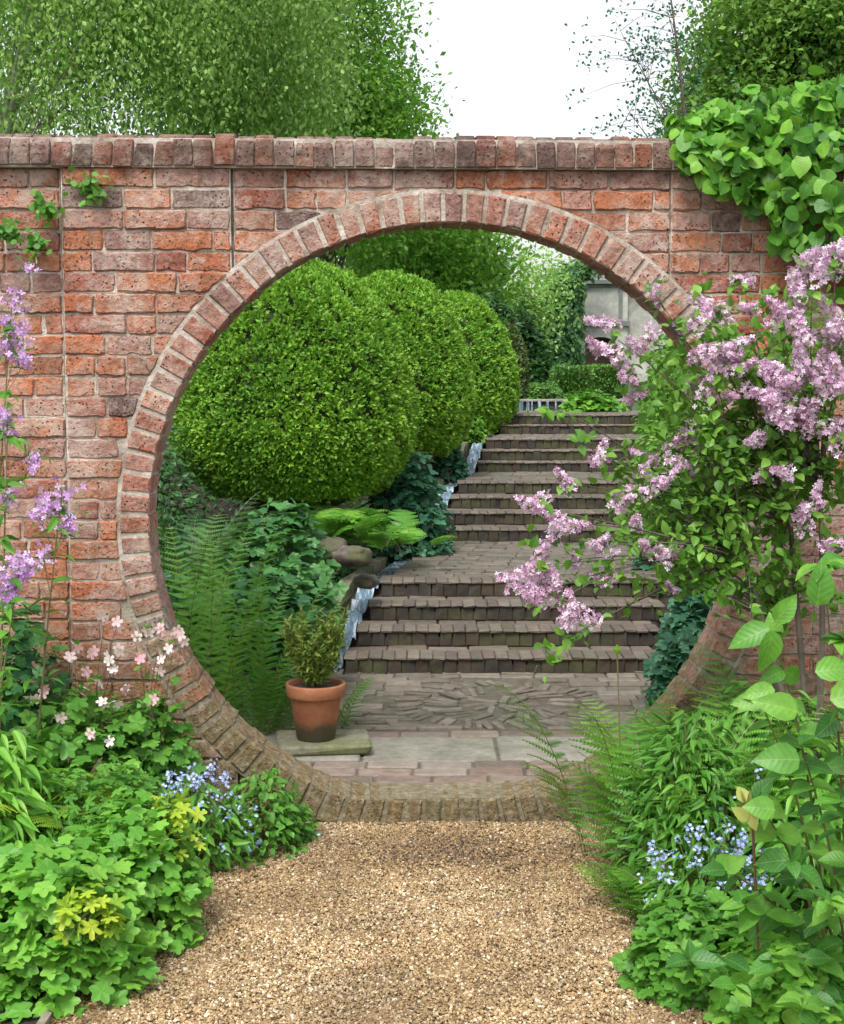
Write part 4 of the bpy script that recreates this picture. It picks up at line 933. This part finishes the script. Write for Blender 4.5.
# cross-section: down the front, over the top, a little of the back
yy_, zz_, nn = [], [], []
for i in range(n):
    t = ang[i]; thk = np.interp(lx[i], [.86, 1.3, 2], [.05, .17, .25])*RNG.uniform(.15, 1.15)
    if t < .62: z = bt[i]+(tp[i]-bt[i]-.07)*(t/.62); y = -.03-thk*math.sin(math.pi*min(1, .25+.6*t/.62)); nv_ = (0, -1, .35)
    else: s_ = (t-.62)/.38; a = math.pi*(.05+.75*s_); y = .1-(.16+thk*.7)*math.cos(a); z = tp[i]-.09+.09*math.sin(a); nv_ = (0, -.5+s_, 1.2)
    yy_.append(y); zz_.append(z); nn.append(nv_)
P3 = np.array([w2(a, b, c_) for a, b, c_ in zip(lx, yy_, zz_)])+RNG.normal(0, .025, (n, 3)); nn = np.array(nn)+RNG.normal(0, .5, (n, 3))
X = np.stack([RNG.normal(0, .6, n), RNG.normal(-.25, .35, n), RNG.normal(-.7, .45, n)], 1); hf = RNG.random(n) < .55; sz = RNG.uniform(.03, .074, n); mb.inst(T_heart, P3[hf], X[hf], nn[hf], sz[hf], RNG.uniform(.8, 1.1, hf.sum())); mb.inst(T_ivy, P3[~hf], X[~hf], nn[~hf], sz[~hf]*1.05, 1.0)
mb.build('foliage', M['vine'], o, smooth=True)
for i in range(60):
    a = RNG.uniform(1.0, 3.2); b0 = w2(a, -.03, vine_bot(a)+.05); ms.tube(bez(b0, w2(a+RNG.normal(0, .1), -.1, (vine_bot(a)+vine_top(a))/2), w2(a+RNG.normal(0, .15), .05, vine_top(a)-.05), 8), .004, 4)
for k in range(5):
    L = [(695+k*28, 150), (690+k*30, 190+k*10), (700+k*30, 225+k*12)]
ms.build('stems', M['bark'], o)
# little plants rooted in the wall
for (u, v, s_, lab) in ((92, 188, 17, 'largest tuft of small leaves rooted in the wall under the coping'), (48, 210, 13, 'small fern tuft rooted in the left wall panel'), (8, 232, 12, 'leaf tuft at the far left edge of the wall'), (38, 246, 10, 'tiny yellow green tuft low in the left wall panel')):
    a, z = wall_at(u, v); q = w2(a, -.0, z); n = 60; mb = MB(); r = s_/270
    Q = q+RNG.normal(0, 1, (n, 3))*np.array([r*.5, .018, r*.4])+np.array([0, -.03, 0]); mb.inst(T_round, Q, RNG.normal(0, 1, (n, 3))+np.array([0, -.4, -.2]), np.array([0, -1, .7])+RNG.normal(0, .4, (n, 3)), .026)
    t = thing('wall_plant', lab, 'plant', q, group='small plants growing from the brickwork'); mb.build('foliage', M['bed'], t); ms = MB()
    for i in range(10): ms.tube([q+[0, .02, 0], (q+Q[i])/2, Q[i]], .001, 4)
    ms.build('stems', M['stem'], t)

# ---------------------------------------------------------------- lilac
PAN = [(618,340,34,4.75),(628,372,20,4.78),(636,392,18,4.8),(726,312,26,4.9),(724,352,42,4.8),(812,302,50,4.7),(784,407,52,4.7),(818,388,44,4.7),(760,384,34,4.75),(766,472,16,4.8),(808,514,22,4.75),(836,545,18,4.7),(602,456,18,4.8),(565,482,18,4.8),(626,492,22,4.8),(645,458,20,4.85),(678,446,22,4.85),(662,474,24,4.8),(697,474,16,4.9),(545,510,22,4.7),(566,524,24,4.7),(635,543,26,4.75),(542,565,32,4.65),(562,600,30,4.65),(533,598,22,4.65),(602,578,18,4.75),(673,553,18,4.8),(670,588,15,4.8),(602,543,16,4.75),(704,562,14,4.9),(656,296,14,5.0),(742,280,14,5.0),(800,262,22,4.95),(836,270,24,4.8),(840,350,34,4.7),(690,388,14,4.9),(835,430,26,4.7),(575,560,16,4.7),(700,300,14,5.05)]
base = np.array([*at(815, 720, 5.0)[:2], 0.0]); lil = thing('lilac_bush', 'sprawling lilac bush laden with pale purple flower clusters right of the gate', 'shrub', base); br = MB(); lf = MB()
forks = [at(770, 620, 5.0), at(790, 520, 4.95), at(745, 560, 4.9), at(820, 480, 4.9)]
for fk in forks: br.tube(bez(base+RNG.normal(0, .03, 3)*(1, 1, 0), (base+fk)/2+RNG.normal(0, .05, 3), fk, 8), np.linspace(.014, .009, 8), 6)
ends = [(at(u, v, d), s_, True) for (u, v, s_, d) in PAN]
for (u, v, ru, rv, k) in ((770, 340, 70, 60, 22), (790, 470, 70, 70, 30), (710, 490, 60, 75, 32), (700, 345, 40, 35, 11), (630, 530, 40, 50, 10), (715, 570, 55, 28, 18), (670, 400, 30, 50, 12), (810, 590, 40, 40, 10)):
    for i in range(k): ends.append((at(u+RNG.normal(0, ru*.6), v+RNG.normal(0, rv*.6), RNG.uniform(4.75, 5.25)), 0, False))
ends += [(at(545, 405, 4.9), 0, False), (at(560, 420, 4.9), 0, False), (at(565, 640, 4.7), 0, False), (at(552, 655, 4.7), 0, False), (at(535, 545, 4.7), 0, False), (at(580, 440, 4.85), 0, False)]
for (e, s_, fl_) in ends:
    fk = forks[int(np.argmin([np.linalg.norm(e-f)+RNG.random()*.25 for f in forks]))]
    Q = bez(fk, (fk*.45+e*.55)+np.array([0, RNG.normal(0, .05), .06+RNG.normal(0, .04)]), e, 12); br.tube(Q, np.linspace(.0042, .0012, 12), 4)
    left_ = e[0] < .62; k = int((9 if left_ else 17)+np.linalg.norm(e-fk)*(12 if left_ else 27)); idx = RNG.integers(3, 12, k); q = Q[idx]+RNG.normal(0, .028, (k, 3))
    lf.inst(T_ovate, q, RNG.normal(0, .8, (k, 3))+np.array([0, -.2, -.1]), np.array([0, -.35, .9])+RNG.normal(0, .45, (k, 3)), RNG.uniform(.022, .046, k), 1.1)
    # tip leaves
    lf.inst(T_ovate, np.repeat(e[None], 5, 0)+RNG.normal(0, .012, (5, 3)), RNG.normal(0, 1, (5, 3)), np.array([0, -.4, .9])+RNG.normal(0, .4, (5, 3)), .045, 1.15)
br.build('branches', M['bark'], lil); lf.build('foliage', M['lilac'], lil)
for (u, v, s_, d) in PAN:
    q = at(u, v, d); R_ = s_/F*d; ax = unit(np.array([RNG.normal(-.25, .5), RNG.normal(-.2, .2), RNG.normal(.35, .5)])); subs = max(1, int((R_/.035)**1.7)); mb = MB()
    for k in range(subs):
        cc = q+RNG.normal(0, R_*.42, 3)*(1, .55, 1) if subs > 2 else q+ax*(k-.5*(subs-1))*R_*.5
        L = min(max(R_, .05), .075)*RNG.uniform(.8, 1.2); a2 = unit(ax+RNG.normal(0, .5, 3)); n = int(85*RNG.uniform(.8, 1.2)); t = RNG.random(n); rr_ = L*.46*(1-t*.75); D3 = unit(np.cross(RNG.normal(0, 1, (n, 3)), a2))
        Q = cc+a2*((t-.5)*2*L*.7)[:, None]+D3*(rr_*RNG.random(n)**.35)[:, None]; Nn = D3+a2*.5+RNG.normal(0, .4, (n, 3))
        mb.inst(T_fl4, Q, RNG.normal(0, 1, (n, 3)), Nn, .0088*RNG.uniform(.7, 1.2, n), 1.0, tint=np.clip(RNG.normal(.64, .26, n), 0, 1))
        m_ = 26; t = RNG.random(m_); D3 = unit(np.cross(RNG.normal(0, 1, (m_, 3)), a2)); mb.inst(T_oct, cc+a2*((t-.3)*1.9*L*.7)[:, None]+D3*(L*.4*(1-t*.8))[:, None], D3, RNG.normal(0, 1, (m_, 3)), .007, .5, tint=np.clip(RNG.normal(.1, .1, m_), 0, 1))
    mb.build('flower_cluster', M['lilacfl'], lil)

# ---------------------------------------------------------------- right foreground bed
fern('fern', 'feathery light green fern clump at the right of the threshold', (*at(694, 810, 5.05)[:2], 0), 66, .42, 'fern', 1.75, .35, .26, npin=15, spread=.17)
fern('fern', 'second feathery clump behind, below the lilac', (*at(735, 800, 4.9)[:2], 0), 60, .5, 'bedlight', 1.8, .35, .24, npin=15, spread=.19)
fern('fern', 'low fern fronds arching over the gravel edge', (*at(664, 925, 4.55)[:2], 0), 36, .25, 'fern', 1.0, .3, .36, npin=12, spread=.08)
fern('fern', 'small fern at the right foot of the brick sill', (*at(700, 850, 5.0)[:2], 0), 20, .24, 'fern', 1.0, .5, .32, npin=14, spread=.1)
bpx('mid green leafy filler beneath the ferns on the right', 690, 880, 4.75, 80, 190, 2200, T_lance, .055, 'bed', z=0)
bpx('leafy clump against the wall below the lilac', 770, 800, 5.05, 90, 190, 1300, T_lance, .09, 'bed', z=0)
bpx('fine leafed growth at the far right edge', 830, 860, 4.5, 90, 180, 1200, T_lance, .08, 'bedlight', z=0)
def forget(label, us, d, z=0.0, dens=1.0):
    q = at(us[0], us[1], d); c = np.array([q[0], d, z]); rx = us[2]/F*d; h = us[3]/F*d; o = thing('forget_me_not', label, 'flowers', c, group='blue forget-me-not clumps'); mb = MB(); ms = MB()
    Q = mound(mb, c, rx, rx*.8, h*.9, 620, T_lance, .055, 1.2, inner=.35, up=.5); mb.build('foliage', M['bed'], o); fm = MB(); n = int(46*dens)
    th = RNG.random(n)*6.28; zz_ = RNG.random(n)**.7; rr_ = np.sqrt(1-zz_**2); tips = c+np.stack([rx*rr_*np.cos(th), rx*.8*rr_*np.sin(th), h*(zz_*.95+.12)], 1)*RNG.uniform(.85, 1.1, (n, 1))
    tips[:, 2] = np.maximum(tips[:, 2], c[2]+.05)
    for e in tips: ms.tube(bez(c+RNG.normal(0, rx*.3, 3)*(1, 1, 0), (c+e)/2+[0, 0, .05], e, 5), .0011, 4); k = RNG.integers(5, 11); fm = MB(); fm.inst(T_fl5, e+RNG.normal(0, .011, (k, 3)), RNG.normal(0, 1, (k, 3)), np.array([0, -.5, 1])+RNG.normal(0, .5, (k, 3)), .0062); fm.build('flower_head', M['bluefl'], o)
    ms.build('stems', M['stem'], o)
forget('blue forget-me-nots between fern and large leaves on the right', (705, 900, 66, 110), 4.42, 0, 1.5)
forget('pale blue forget-me-nots under the big leaved shrub', (760, 850, 48, 140), 4.6, 0, .7)
forget('blue forget-me-nots beside the wall foot on the left', (200, 850, 60, 105), 4.98, 0, 1.6)
forget('second drift of forget-me-nots lower on the left', (165, 800, 40, 70), 5.1, 0.05, .8)
bpx('rounded geranium clump at the gravel edge bottom right', 690, 1000, 4.0, 62, 95, 900, T_lobe, .055, 'bed', z=0, name='geranium', cat='plant')
bpx('second geranium clump at the bottom right corner', 770, 1040, 3.85, 70, 90, 800, T_lobe, .06, 'bedlight', z=0, name='geranium', cat='plant')
# small flower spike
q = at(617, 650, 4.85); o = thing('flower_bud_stem', 'single thin stem with a pale bud standing before the steps', 'flower', (*at(622, 760, 4.85)[:2], 0)); mb = MB(); mb.tube(bez(np.array(o.location), (np.array(o.location)+q)/2+[.01, 0, 0], q, 8), .0025, 5); mb.build('stem', M['stem'], o)
mb = MB(); mb.inst(T_oct, np.array([q]), np.array([[0, 0, 1.]]), np.array([[1., 0, 0]]), 0.04, .28, tint=np.array([.3])); mb.build('bud', M['gold'], o)
# large leaved shrub
bb = np.array([*at(835, 1010, 4.0)[:2], 0.0]); o = thing('large_leaved_shrub', 'light green shrub with broad oval leaves in the lower right corner', 'shrub', bb); ml, ms = MB(), MB()
sh = [(822, 565, 3.75), (775, 640, 3.8), (845, 640, 3.7), (760, 700, 3.8), (800, 745, 3.7), (755, 800, 3.75), (790, 860, 3.65), (745, 905, 3.7), (830, 900, 3.55), (780, 960, 3.55), (735, 985, 3.6), (840, 800, 3.6), (800, 1010, 3.5), (860, 720, 3.7), (725, 870, 3.75), (690, 960, 3.7)]
tips3 = []
for (u, v, d) in sh:
    e = at(u, v, d); mid = (bb*.5+e*.5)+np.array([.06, .05, .05]); Q = bez(bb+RNG.normal(0, .03, 3)*(1, 1, 0), mid, e, 12); ms.tube(Q, np.linspace(.006, .002, 12), 5)
    for i in range(5, 12):
        if Q[i][2] < .05: continue
        for sd in (1, -1):
            if RNG.random() < (.25 if Q[i][2] < 1.0 else .6): continue
            X = np.array([[sd*1.0, RNG.normal(-.35, .35), RNG.normal(-.1, .35)]]); ml.inst(T_broad, Q[i:i+1], X, np.array([[RNG.normal(0, .5), -.45+RNG.normal(0, .45), .8]]), RNG.uniform(.05, .095), RNG.uniform(.8, 1.1))
    k = 4; ml.inst(T_broad, np.repeat(e[None], k, 0), RNG.normal(0, .9, (k, 3))+np.array([0, -.3, .1]), np.array([0, -.45, .8])+RNG.normal(0, .5, (k, 3)), RNG.uniform(.045, .085, k), 1)
# the clear leaves of the photo
for (u, v, dx, dz, L, d, w) in ((817, 606, .1, 1, .135, 3.7, .85), (770, 628, -1, -.35, .13, 3.75, .85), (772, 630, -.15, -1, .13, 3.72, .9), (775, 622, .6, .8, .1, 3.75, .9), (775, 690, -1, -.1, .1, 3.7, .8), (815, 672, 1, .2, .12, 3.65, .9), (770, 700, -1, 0, .11, 3.7, .9), (798, 712, -1, .35, .13, 3.65, .9), (800, 760, -1, .1, .13, 3.6, 1), (830, 700, .9, .3, .14, 3.6, .9), (775, 810, -.9, .2, .09, 3.6, 1.1)):
    ml.inst(T_broad, at(u, v, d)[None], np.array([[dx, -.15, dz]]), np.array([[RNG.normal(0, .25), -.8, .5]]), L*.88, w, tint=np.array([RNG.uniform(.4, 1)]))
ml.build('foliage', M['bigleaf'], o, smooth=True); ms.build('stems', M['stem'], o)
# young rosy shoots
c = at(757, 900, 3.75); o = thing('young_shoot', 'reddish young shoot with bronzed leaves beside the forget-me-nots', 'plant', (c[0]+.03, 3.8, 0)); ml, ms = MB(), MB(); e = at(752, 812, 3.7); ms.tube(bez(np.array(o.location), (np.array(o.location)+e)/2, e, 8), .004, 5); k = 9
ml.inst(T_ovate, e+RNG.normal(0, .015, (k, 3)), RNG.normal(0, 1, (k, 3)), np.array([0, -.6, .6])+RNG.normal(0, .4, (k, 3)), .055, 1.1); m_ = leaf_mat('bronze_leaf', G((.22,.2,.05), (.32,.32,.08), (.36,.4,.1)), .3); ml.build('foliage', m_, o); ms.build('stem', M['purplestem'], o)

# ---------------------------------------------------------------- left foreground bed
bpx('lobed light green clump at the lower left of the bed', 60, 1010, 4.05, 95, 150, 1150, T_lobe, .062, 'bedlight', z=0, name='geranium')
bpx('light green clump spilling on the gravel edge at left', 130, 950, 4.35, 78, 150, 1000, T_lobe, .055, 'bedlight', z=0, name='geranium')
bpx('clump of small lobed leaves behind the golden sprig', 90, 880, 4.65, 110, 150, 1500, T_star, .05, 'bed', z=0, name='geranium')
bpx('clump of longer leaves at the left picture edge', -10, 900, 4.5, 90, 210, 1300, T_lance, .09, 'bedlight', z=0)
fern('fern', 'yellowish feathery leaves in the upper left of the bed', (*at(30, 830, 4.7)[:2], .3), 22, .26, 'gold', .9, .5, .36, npin=12, spread=.12)
bpx('pale tussock of small leaves between the left clumps', 120, 850, 4.8, 50, 130, 600, T_round, .05, 'bedlight', z=0)
bpx('dense leafy columbine foliage against the wall', 60, 830, 5.1, 120, 190, 1900, T_lobe, .06, 'bed', z=0)
bpx('green clump below the ring at the left', 150, 830, 5.2, 55, 165, 800, T_lobe, .06, 'bed', z=0)
bpx('taller dark foliage at the far left against the wall', 5, 830, 5.2, 70, 260, 1100, T_lobe, .06, 'dark', z=0)
bpx('small glossy evergreen at the foot of the ring', 262, 845, 5.2, 46, 85, 900, T_ovate, .034, 'bed', z=0, name='periwinkle')
bpx('thin end of the glossy evergreen beside the sill', 292, 842, 5.3, 26, 48, 300, T_ovate, .032, 'bed', z=0, name='periwinkle')
bpx('golden lobed sprig at the edge of the left clump', 172, 880, 4.4, 24, 62, 90, T_star, .055, 'gold', z=.27, name='golden_plant')
bpx('golden lobed sprig low over the gravel', 85, 960, 3.9, 28, 50, 90, T_star, .055, 'gold', z=.2, name='golden_plant')
bpx('yellowish feathery clump upper left of the bed', 30, 800, 4.75, 60, 60, 420, T_serr, .1, 'gold', z=.25, name='golden_plant') if False else None
fern('fern', 'fine light fern among the left clumps', (*at(40, 880, 4.35)[:2], .1), 16, .34, 'bedlight', 1.0, .5, .3, npin=18, spread=.1)
# columbines with pink flowers
def columbine(label, c, heads, seed):
    c = np.asarray(c, float); o = thing('columbine', label, 'flowers', c, group='pink columbines at the wall'); ml, ms, mf = MB(), MB(), MB()
    for (u, v, d) in heads:
        e = at(u, v, d); s_ = c+np.array([RNG.normal(0, .05), RNG.normal(0, .04), .02]); Q = bez(s_, (s_+e)/2+np.array([RNG.normal(0, .04), 0, .12]), e, 9); ms.tube(Q, np.linspace(.0022, .001, 9), 4)
        k = 2; Pf = e+RNG.normal(0, .008, (k, 3)); mf = MB(); mf.inst(T_fl5, Pf, RNG.normal(0, 1, (k, 3)), np.array([RNG.normal(0, .3), -.8, -.2])+RNG.normal(0, .25, (k, 3)), .021, tint=np.clip(RNG.normal(.6, .25, k), 0, 1)); mf.build('flower', M['pinkfl'], o)
        ml.inst(T_lance, np.repeat(e[None], 5, 0)+[0, .006, .004], RNG.normal(0, .6, (5, 3))+np.array([0, .2, .5]), RNG.normal(0, 1, (5, 3)), .02, 1.6)
        k = 7; q = Q[RNG.integers(1, 7, k)]+RNG.normal(0, .018, (k, 3)); ml.inst(T_tri, q, RNG.normal(0, 1, (k, 3)), np.array([0, -.3, 1])+RNG.normal(0, .4, (k, 3)), .036)
    ml.build('foliage', M['bed'], o); ms.build('stems', M['purplestem'], o)
columbine('pink columbine whose blooms stand before the ring', w2(-1.08, -.3, 0), [(148, 630, 5.1), (162, 626, 5.1), (170, 645, 5.1), (140, 655, 5.1), (158, 672, 5.1), (135, 640, 5.15), (182, 640, 5.15), (150, 700, 5.1), (125, 690, 5.1), (176, 630, 5.05), (160, 655, 5.1)], 1)
columbine('columbine with cream pink blooms left of the joint', w2(-1.3, -.3, 0), [(105, 618, 5.1), (118, 622, 5.1), (75, 645, 5.05), (90, 652, 5.1), (108, 660, 5.05), (112, 668, 5.05), (84, 672, 5.1), (98, 680, 5.0), (70, 660, 5.0), (120, 655, 5.05), (82, 690, 5.0), (104, 705, 4.95), (116, 700, 5.0)], 2)
columbine('columbine with small pale blooms low on the left', w2(-1.5, -.35, 0), [(60, 720, 4.9), (30, 700, 4.9), (92, 735, 4.9), (110, 740, 4.9), (75, 755, 4.85), (45, 690, 4.95), (20, 735, 4.9), (96, 765, 4.85)], 3)
# dame's rocket: tall violet flower stems
def rocket(label, c, top, blooms, d):
    c = np.asarray(c, float); e = at(top[0], top[1], d); o = thing('violet_flower_stem', label, 'flowers', c, group='tall violet flowers at the left edge'); ml, ms, mf = MB(), MB(), MB()
    Q = bez(c, (c+e)/2+np.array([RNG.normal(0, .03), 0, 0]), e, 20); ms.tube(Q, np.linspace(.005, .002, 20), 5)
    k = 46; idx = RNG.integers(4, 19, k); ml.inst(T_lance, Q[idx]+RNG.normal(0, .012, (k, 3)), RNG.normal(0, 1, (k, 3))*(1, 1, .4)+np.array([0, -.2, .15]), np.array([0, -.2, 1])+RNG.normal(0, .4, (k, 3)), RNG.uniform(.05, .1, k), 1.3)
    for (u, v, r) in blooms:
        q = at(u, v, d); s_ = Q[int(np.argmin(np.linalg.norm(Q-(q-[0, 0, .1]), axis=1)))]; ms.tube(bez(s_, (s_+q)/2+[0, 0, -.01], q, 5), .0015, 4)
        n = int(18*(r/12)**1.6); mf = MB(); mf.inst(T_fl4, q+RNG.normal(0, r/F*d*.42, (n, 3)), RNG.normal(0, 1, (n, 3)), np.array([0, -1, .3])+RNG.normal(0, .5, (n, 3)), .0125); mf.build('flower_head', M['rocketfl'], o)
        m_ = 8; ml.inst(T_lance, q+RNG.normal(0, .02, (m_, 3)), RNG.normal(0, 1, (m_, 3))+[0, 0, .6], RNG.normal(0, 1, (m_, 3)), .026)
    ml.build('foliage', M['bed'], o); ms.build('stems', M['stem'], o)
rocket('tallest violet flower stem at the left picture edge', w2(-1.62, -.55, 0), (12, 300), [(12, 300, 14), (8, 322, 14), (20, 338, 15), (14, 355, 14), (30, 270, 9), (4, 345, 12), (24, 362, 10)], 4.9)
rocket('violet flower stem with a bloom at mid height', w2(-1.55, -.6, 0), (8, 410), [(6, 415, 12), (4, 428, 10), (34, 466, 11), (38, 458, 9), (4, 500, 12), (12, 490, 9)], 4.85)
rocket('violet flower stem nearest the wall joint', w2(-1.45, -.55, 0), (62, 490), [(62, 498, 17), (48, 505, 13), (40, 518, 12), (68, 530, 11), (44, 560, 14), (66, 520, 10)], 4.85)
rocket('low violet spike leaning in at the left', w2(-1.6, -.7, 0), (20, 565), [(22, 562, 15), (14, 578, 16), (26, 572, 12), (12, 596, 14), (6, 590, 12)], 4.75)

# small setting pieces
mb = MB(); V = []
for i, y in enumerate(np.linspace(1.5, 4.45, 12)):
    x = float(gx0(y))-.02+RNG.normal(0, .004); V += [(x-.022, y, -.04), (x, y, -.04), (x, y, .034), (x-.022, y, .034)]
mb.add(V, [(4*i+k, 4*i+(k+1) % 4, 4*i+4+(k+1) % 4, 4*i+4+k) for i in range(11) for k in range(4)]+[(0,3,2,1), (44,45,46,47)]); tag(mb.build('edging_board', M['timber']), 'weathered timber edging strip along the left gravel edge', 'edging')
tg = at(311, 836, 5.3); mb = MB(); mb.bbox((tg[0]-.035, 5.3, .018), (tg[0]+.035, 5.33, .03), .003, .001); tag(mb.build('plant_label', M['tag']), 'small grey plant label lying at the gravel edge by the sill', 'label')
# leaf litter on soil edges
n = 900; y = RNG.uniform(3.5, 5.4, n); x = np.where(RNG.random(n) < .5, gx0(y)-.03+np.abs(RNG.normal(0, .07, n)), gx1(y)+.03-np.abs(RNG.normal(0, .07, n))); x[:60] = RNG.uniform(-.7, .6, 60)
mb = MB(); mb.inst(T_fold, np.stack([x, y, np.full(n, .02)], 1), RNG.normal(0, 1, (n, 3))*(1, 1, .2), np.array([0, 0, 1])+RNG.normal(0, .3, (n, 3)), RNG.uniform(.01, .025, n), 1); lm = leaf_mat('dead_leaf', G((.08,.04,.02), (.2,.12,.05), (.1,.06,.03)), 0); tag(mb.build('leaf_litter', lm), 'brown fallen leaf litter along the gravel edges', 'leaf litter', kind='stuff')
# low ground cover on the bank behind the wall
n = 22000; y = RNG.uniform(5.9, 17, n); sd = RNG.random(n) < .6; x = np.where(sd, XL(y)-.34-np.abs(RNG.normal(0, .9, n)), XL(y)+width(y)+.08+np.abs(RNG.normal(0, .9, n)))
ok = ~((y < 6.5) & (x > -.9) & (x < 1.4)) & ~((y < 7.9) & (x > -.75) & (x < 1.5)); x, y = x[ok], y[ok]; n = len(x)
mb = MB(); mb.inst(T_fold, np.stack([x, y, terr(x, y)+RNG.uniform(.0, .07, n)], 1), RNG.normal(0, 1, (n, 3)), np.array([0, -.2, 1])+RNG.normal(0, .4, (n, 3)), RNG.uniform(.03, .06, n), 1.1); tag(mb.build('ground_cover', M['dark']), 'low leafy ground cover on the banks beside the steps', 'ground cover', kind='stuff')

# ---------------------------------------------------------------- light, camera
w = bpy.data.worlds.new('World'); bpy.context.scene.world = w; w.use_nodes = True; nt = w.node_tree; bg = nt.nodes['Background']
sky = nt.nodes.new('ShaderNodeTexSky'); sky.sky_type = 'NISHITA'; sky.sun_disc = False; EL, ROT = math.radians(58), math.radians(200)
sky.sun_elevation = EL; sky.sun_rotation = ROT; sky.dust_density = 3; sky.air_density = 1.0
hs = nt.nodes.new('ShaderNodeHueSaturation'); hs.inputs['Saturation'].default_value = .22; nt.links.new(sky.outputs[0], hs.inputs['Color']); nt.links.new(hs.outputs[0], bg.inputs['Color']); bg.inputs['Strength'].default_value = .15
sl = bpy.data.lights.new('sun', 'SUN'); sl.energy = 1.5; sl.angle = math.radians(20); sl.color = (1, .97, .92); so = bpy.data.objects.new('sun', sl); C.objects.link(so)
import mathutils
sd = mathutils.Vector((math.sin(ROT)*math.cos(EL), math.cos(ROT)*math.cos(EL), math.sin(EL))); so.rotation_euler = sd.to_track_quat('Z', 'Y').to_euler()
cam = bpy.data.cameras.new('camera'); co2 = bpy.data.objects.new('camera', cam); C.objects.link(co2); co2.location = (0, 0, H); co2.rotation_euler = (math.pi/2-P, 0, 0)
cam.sensor_fit = 'VERTICAL'; cam.sensor_height = 36; cam.lens = 36*F/1024; cam.clip_end = 2000; cam.clip_start = .05
sc = bpy.context.scene; sc.camera = co2; sc.view_settings.view_transform = 'Standard'; sc.view_settings.look = 'None'; sc.view_settings.exposure = .9; sc.view_settings.gamma = 1
sc.cycles.max_bounces = 8; sc.cycles.transparent_max_bounces = 8
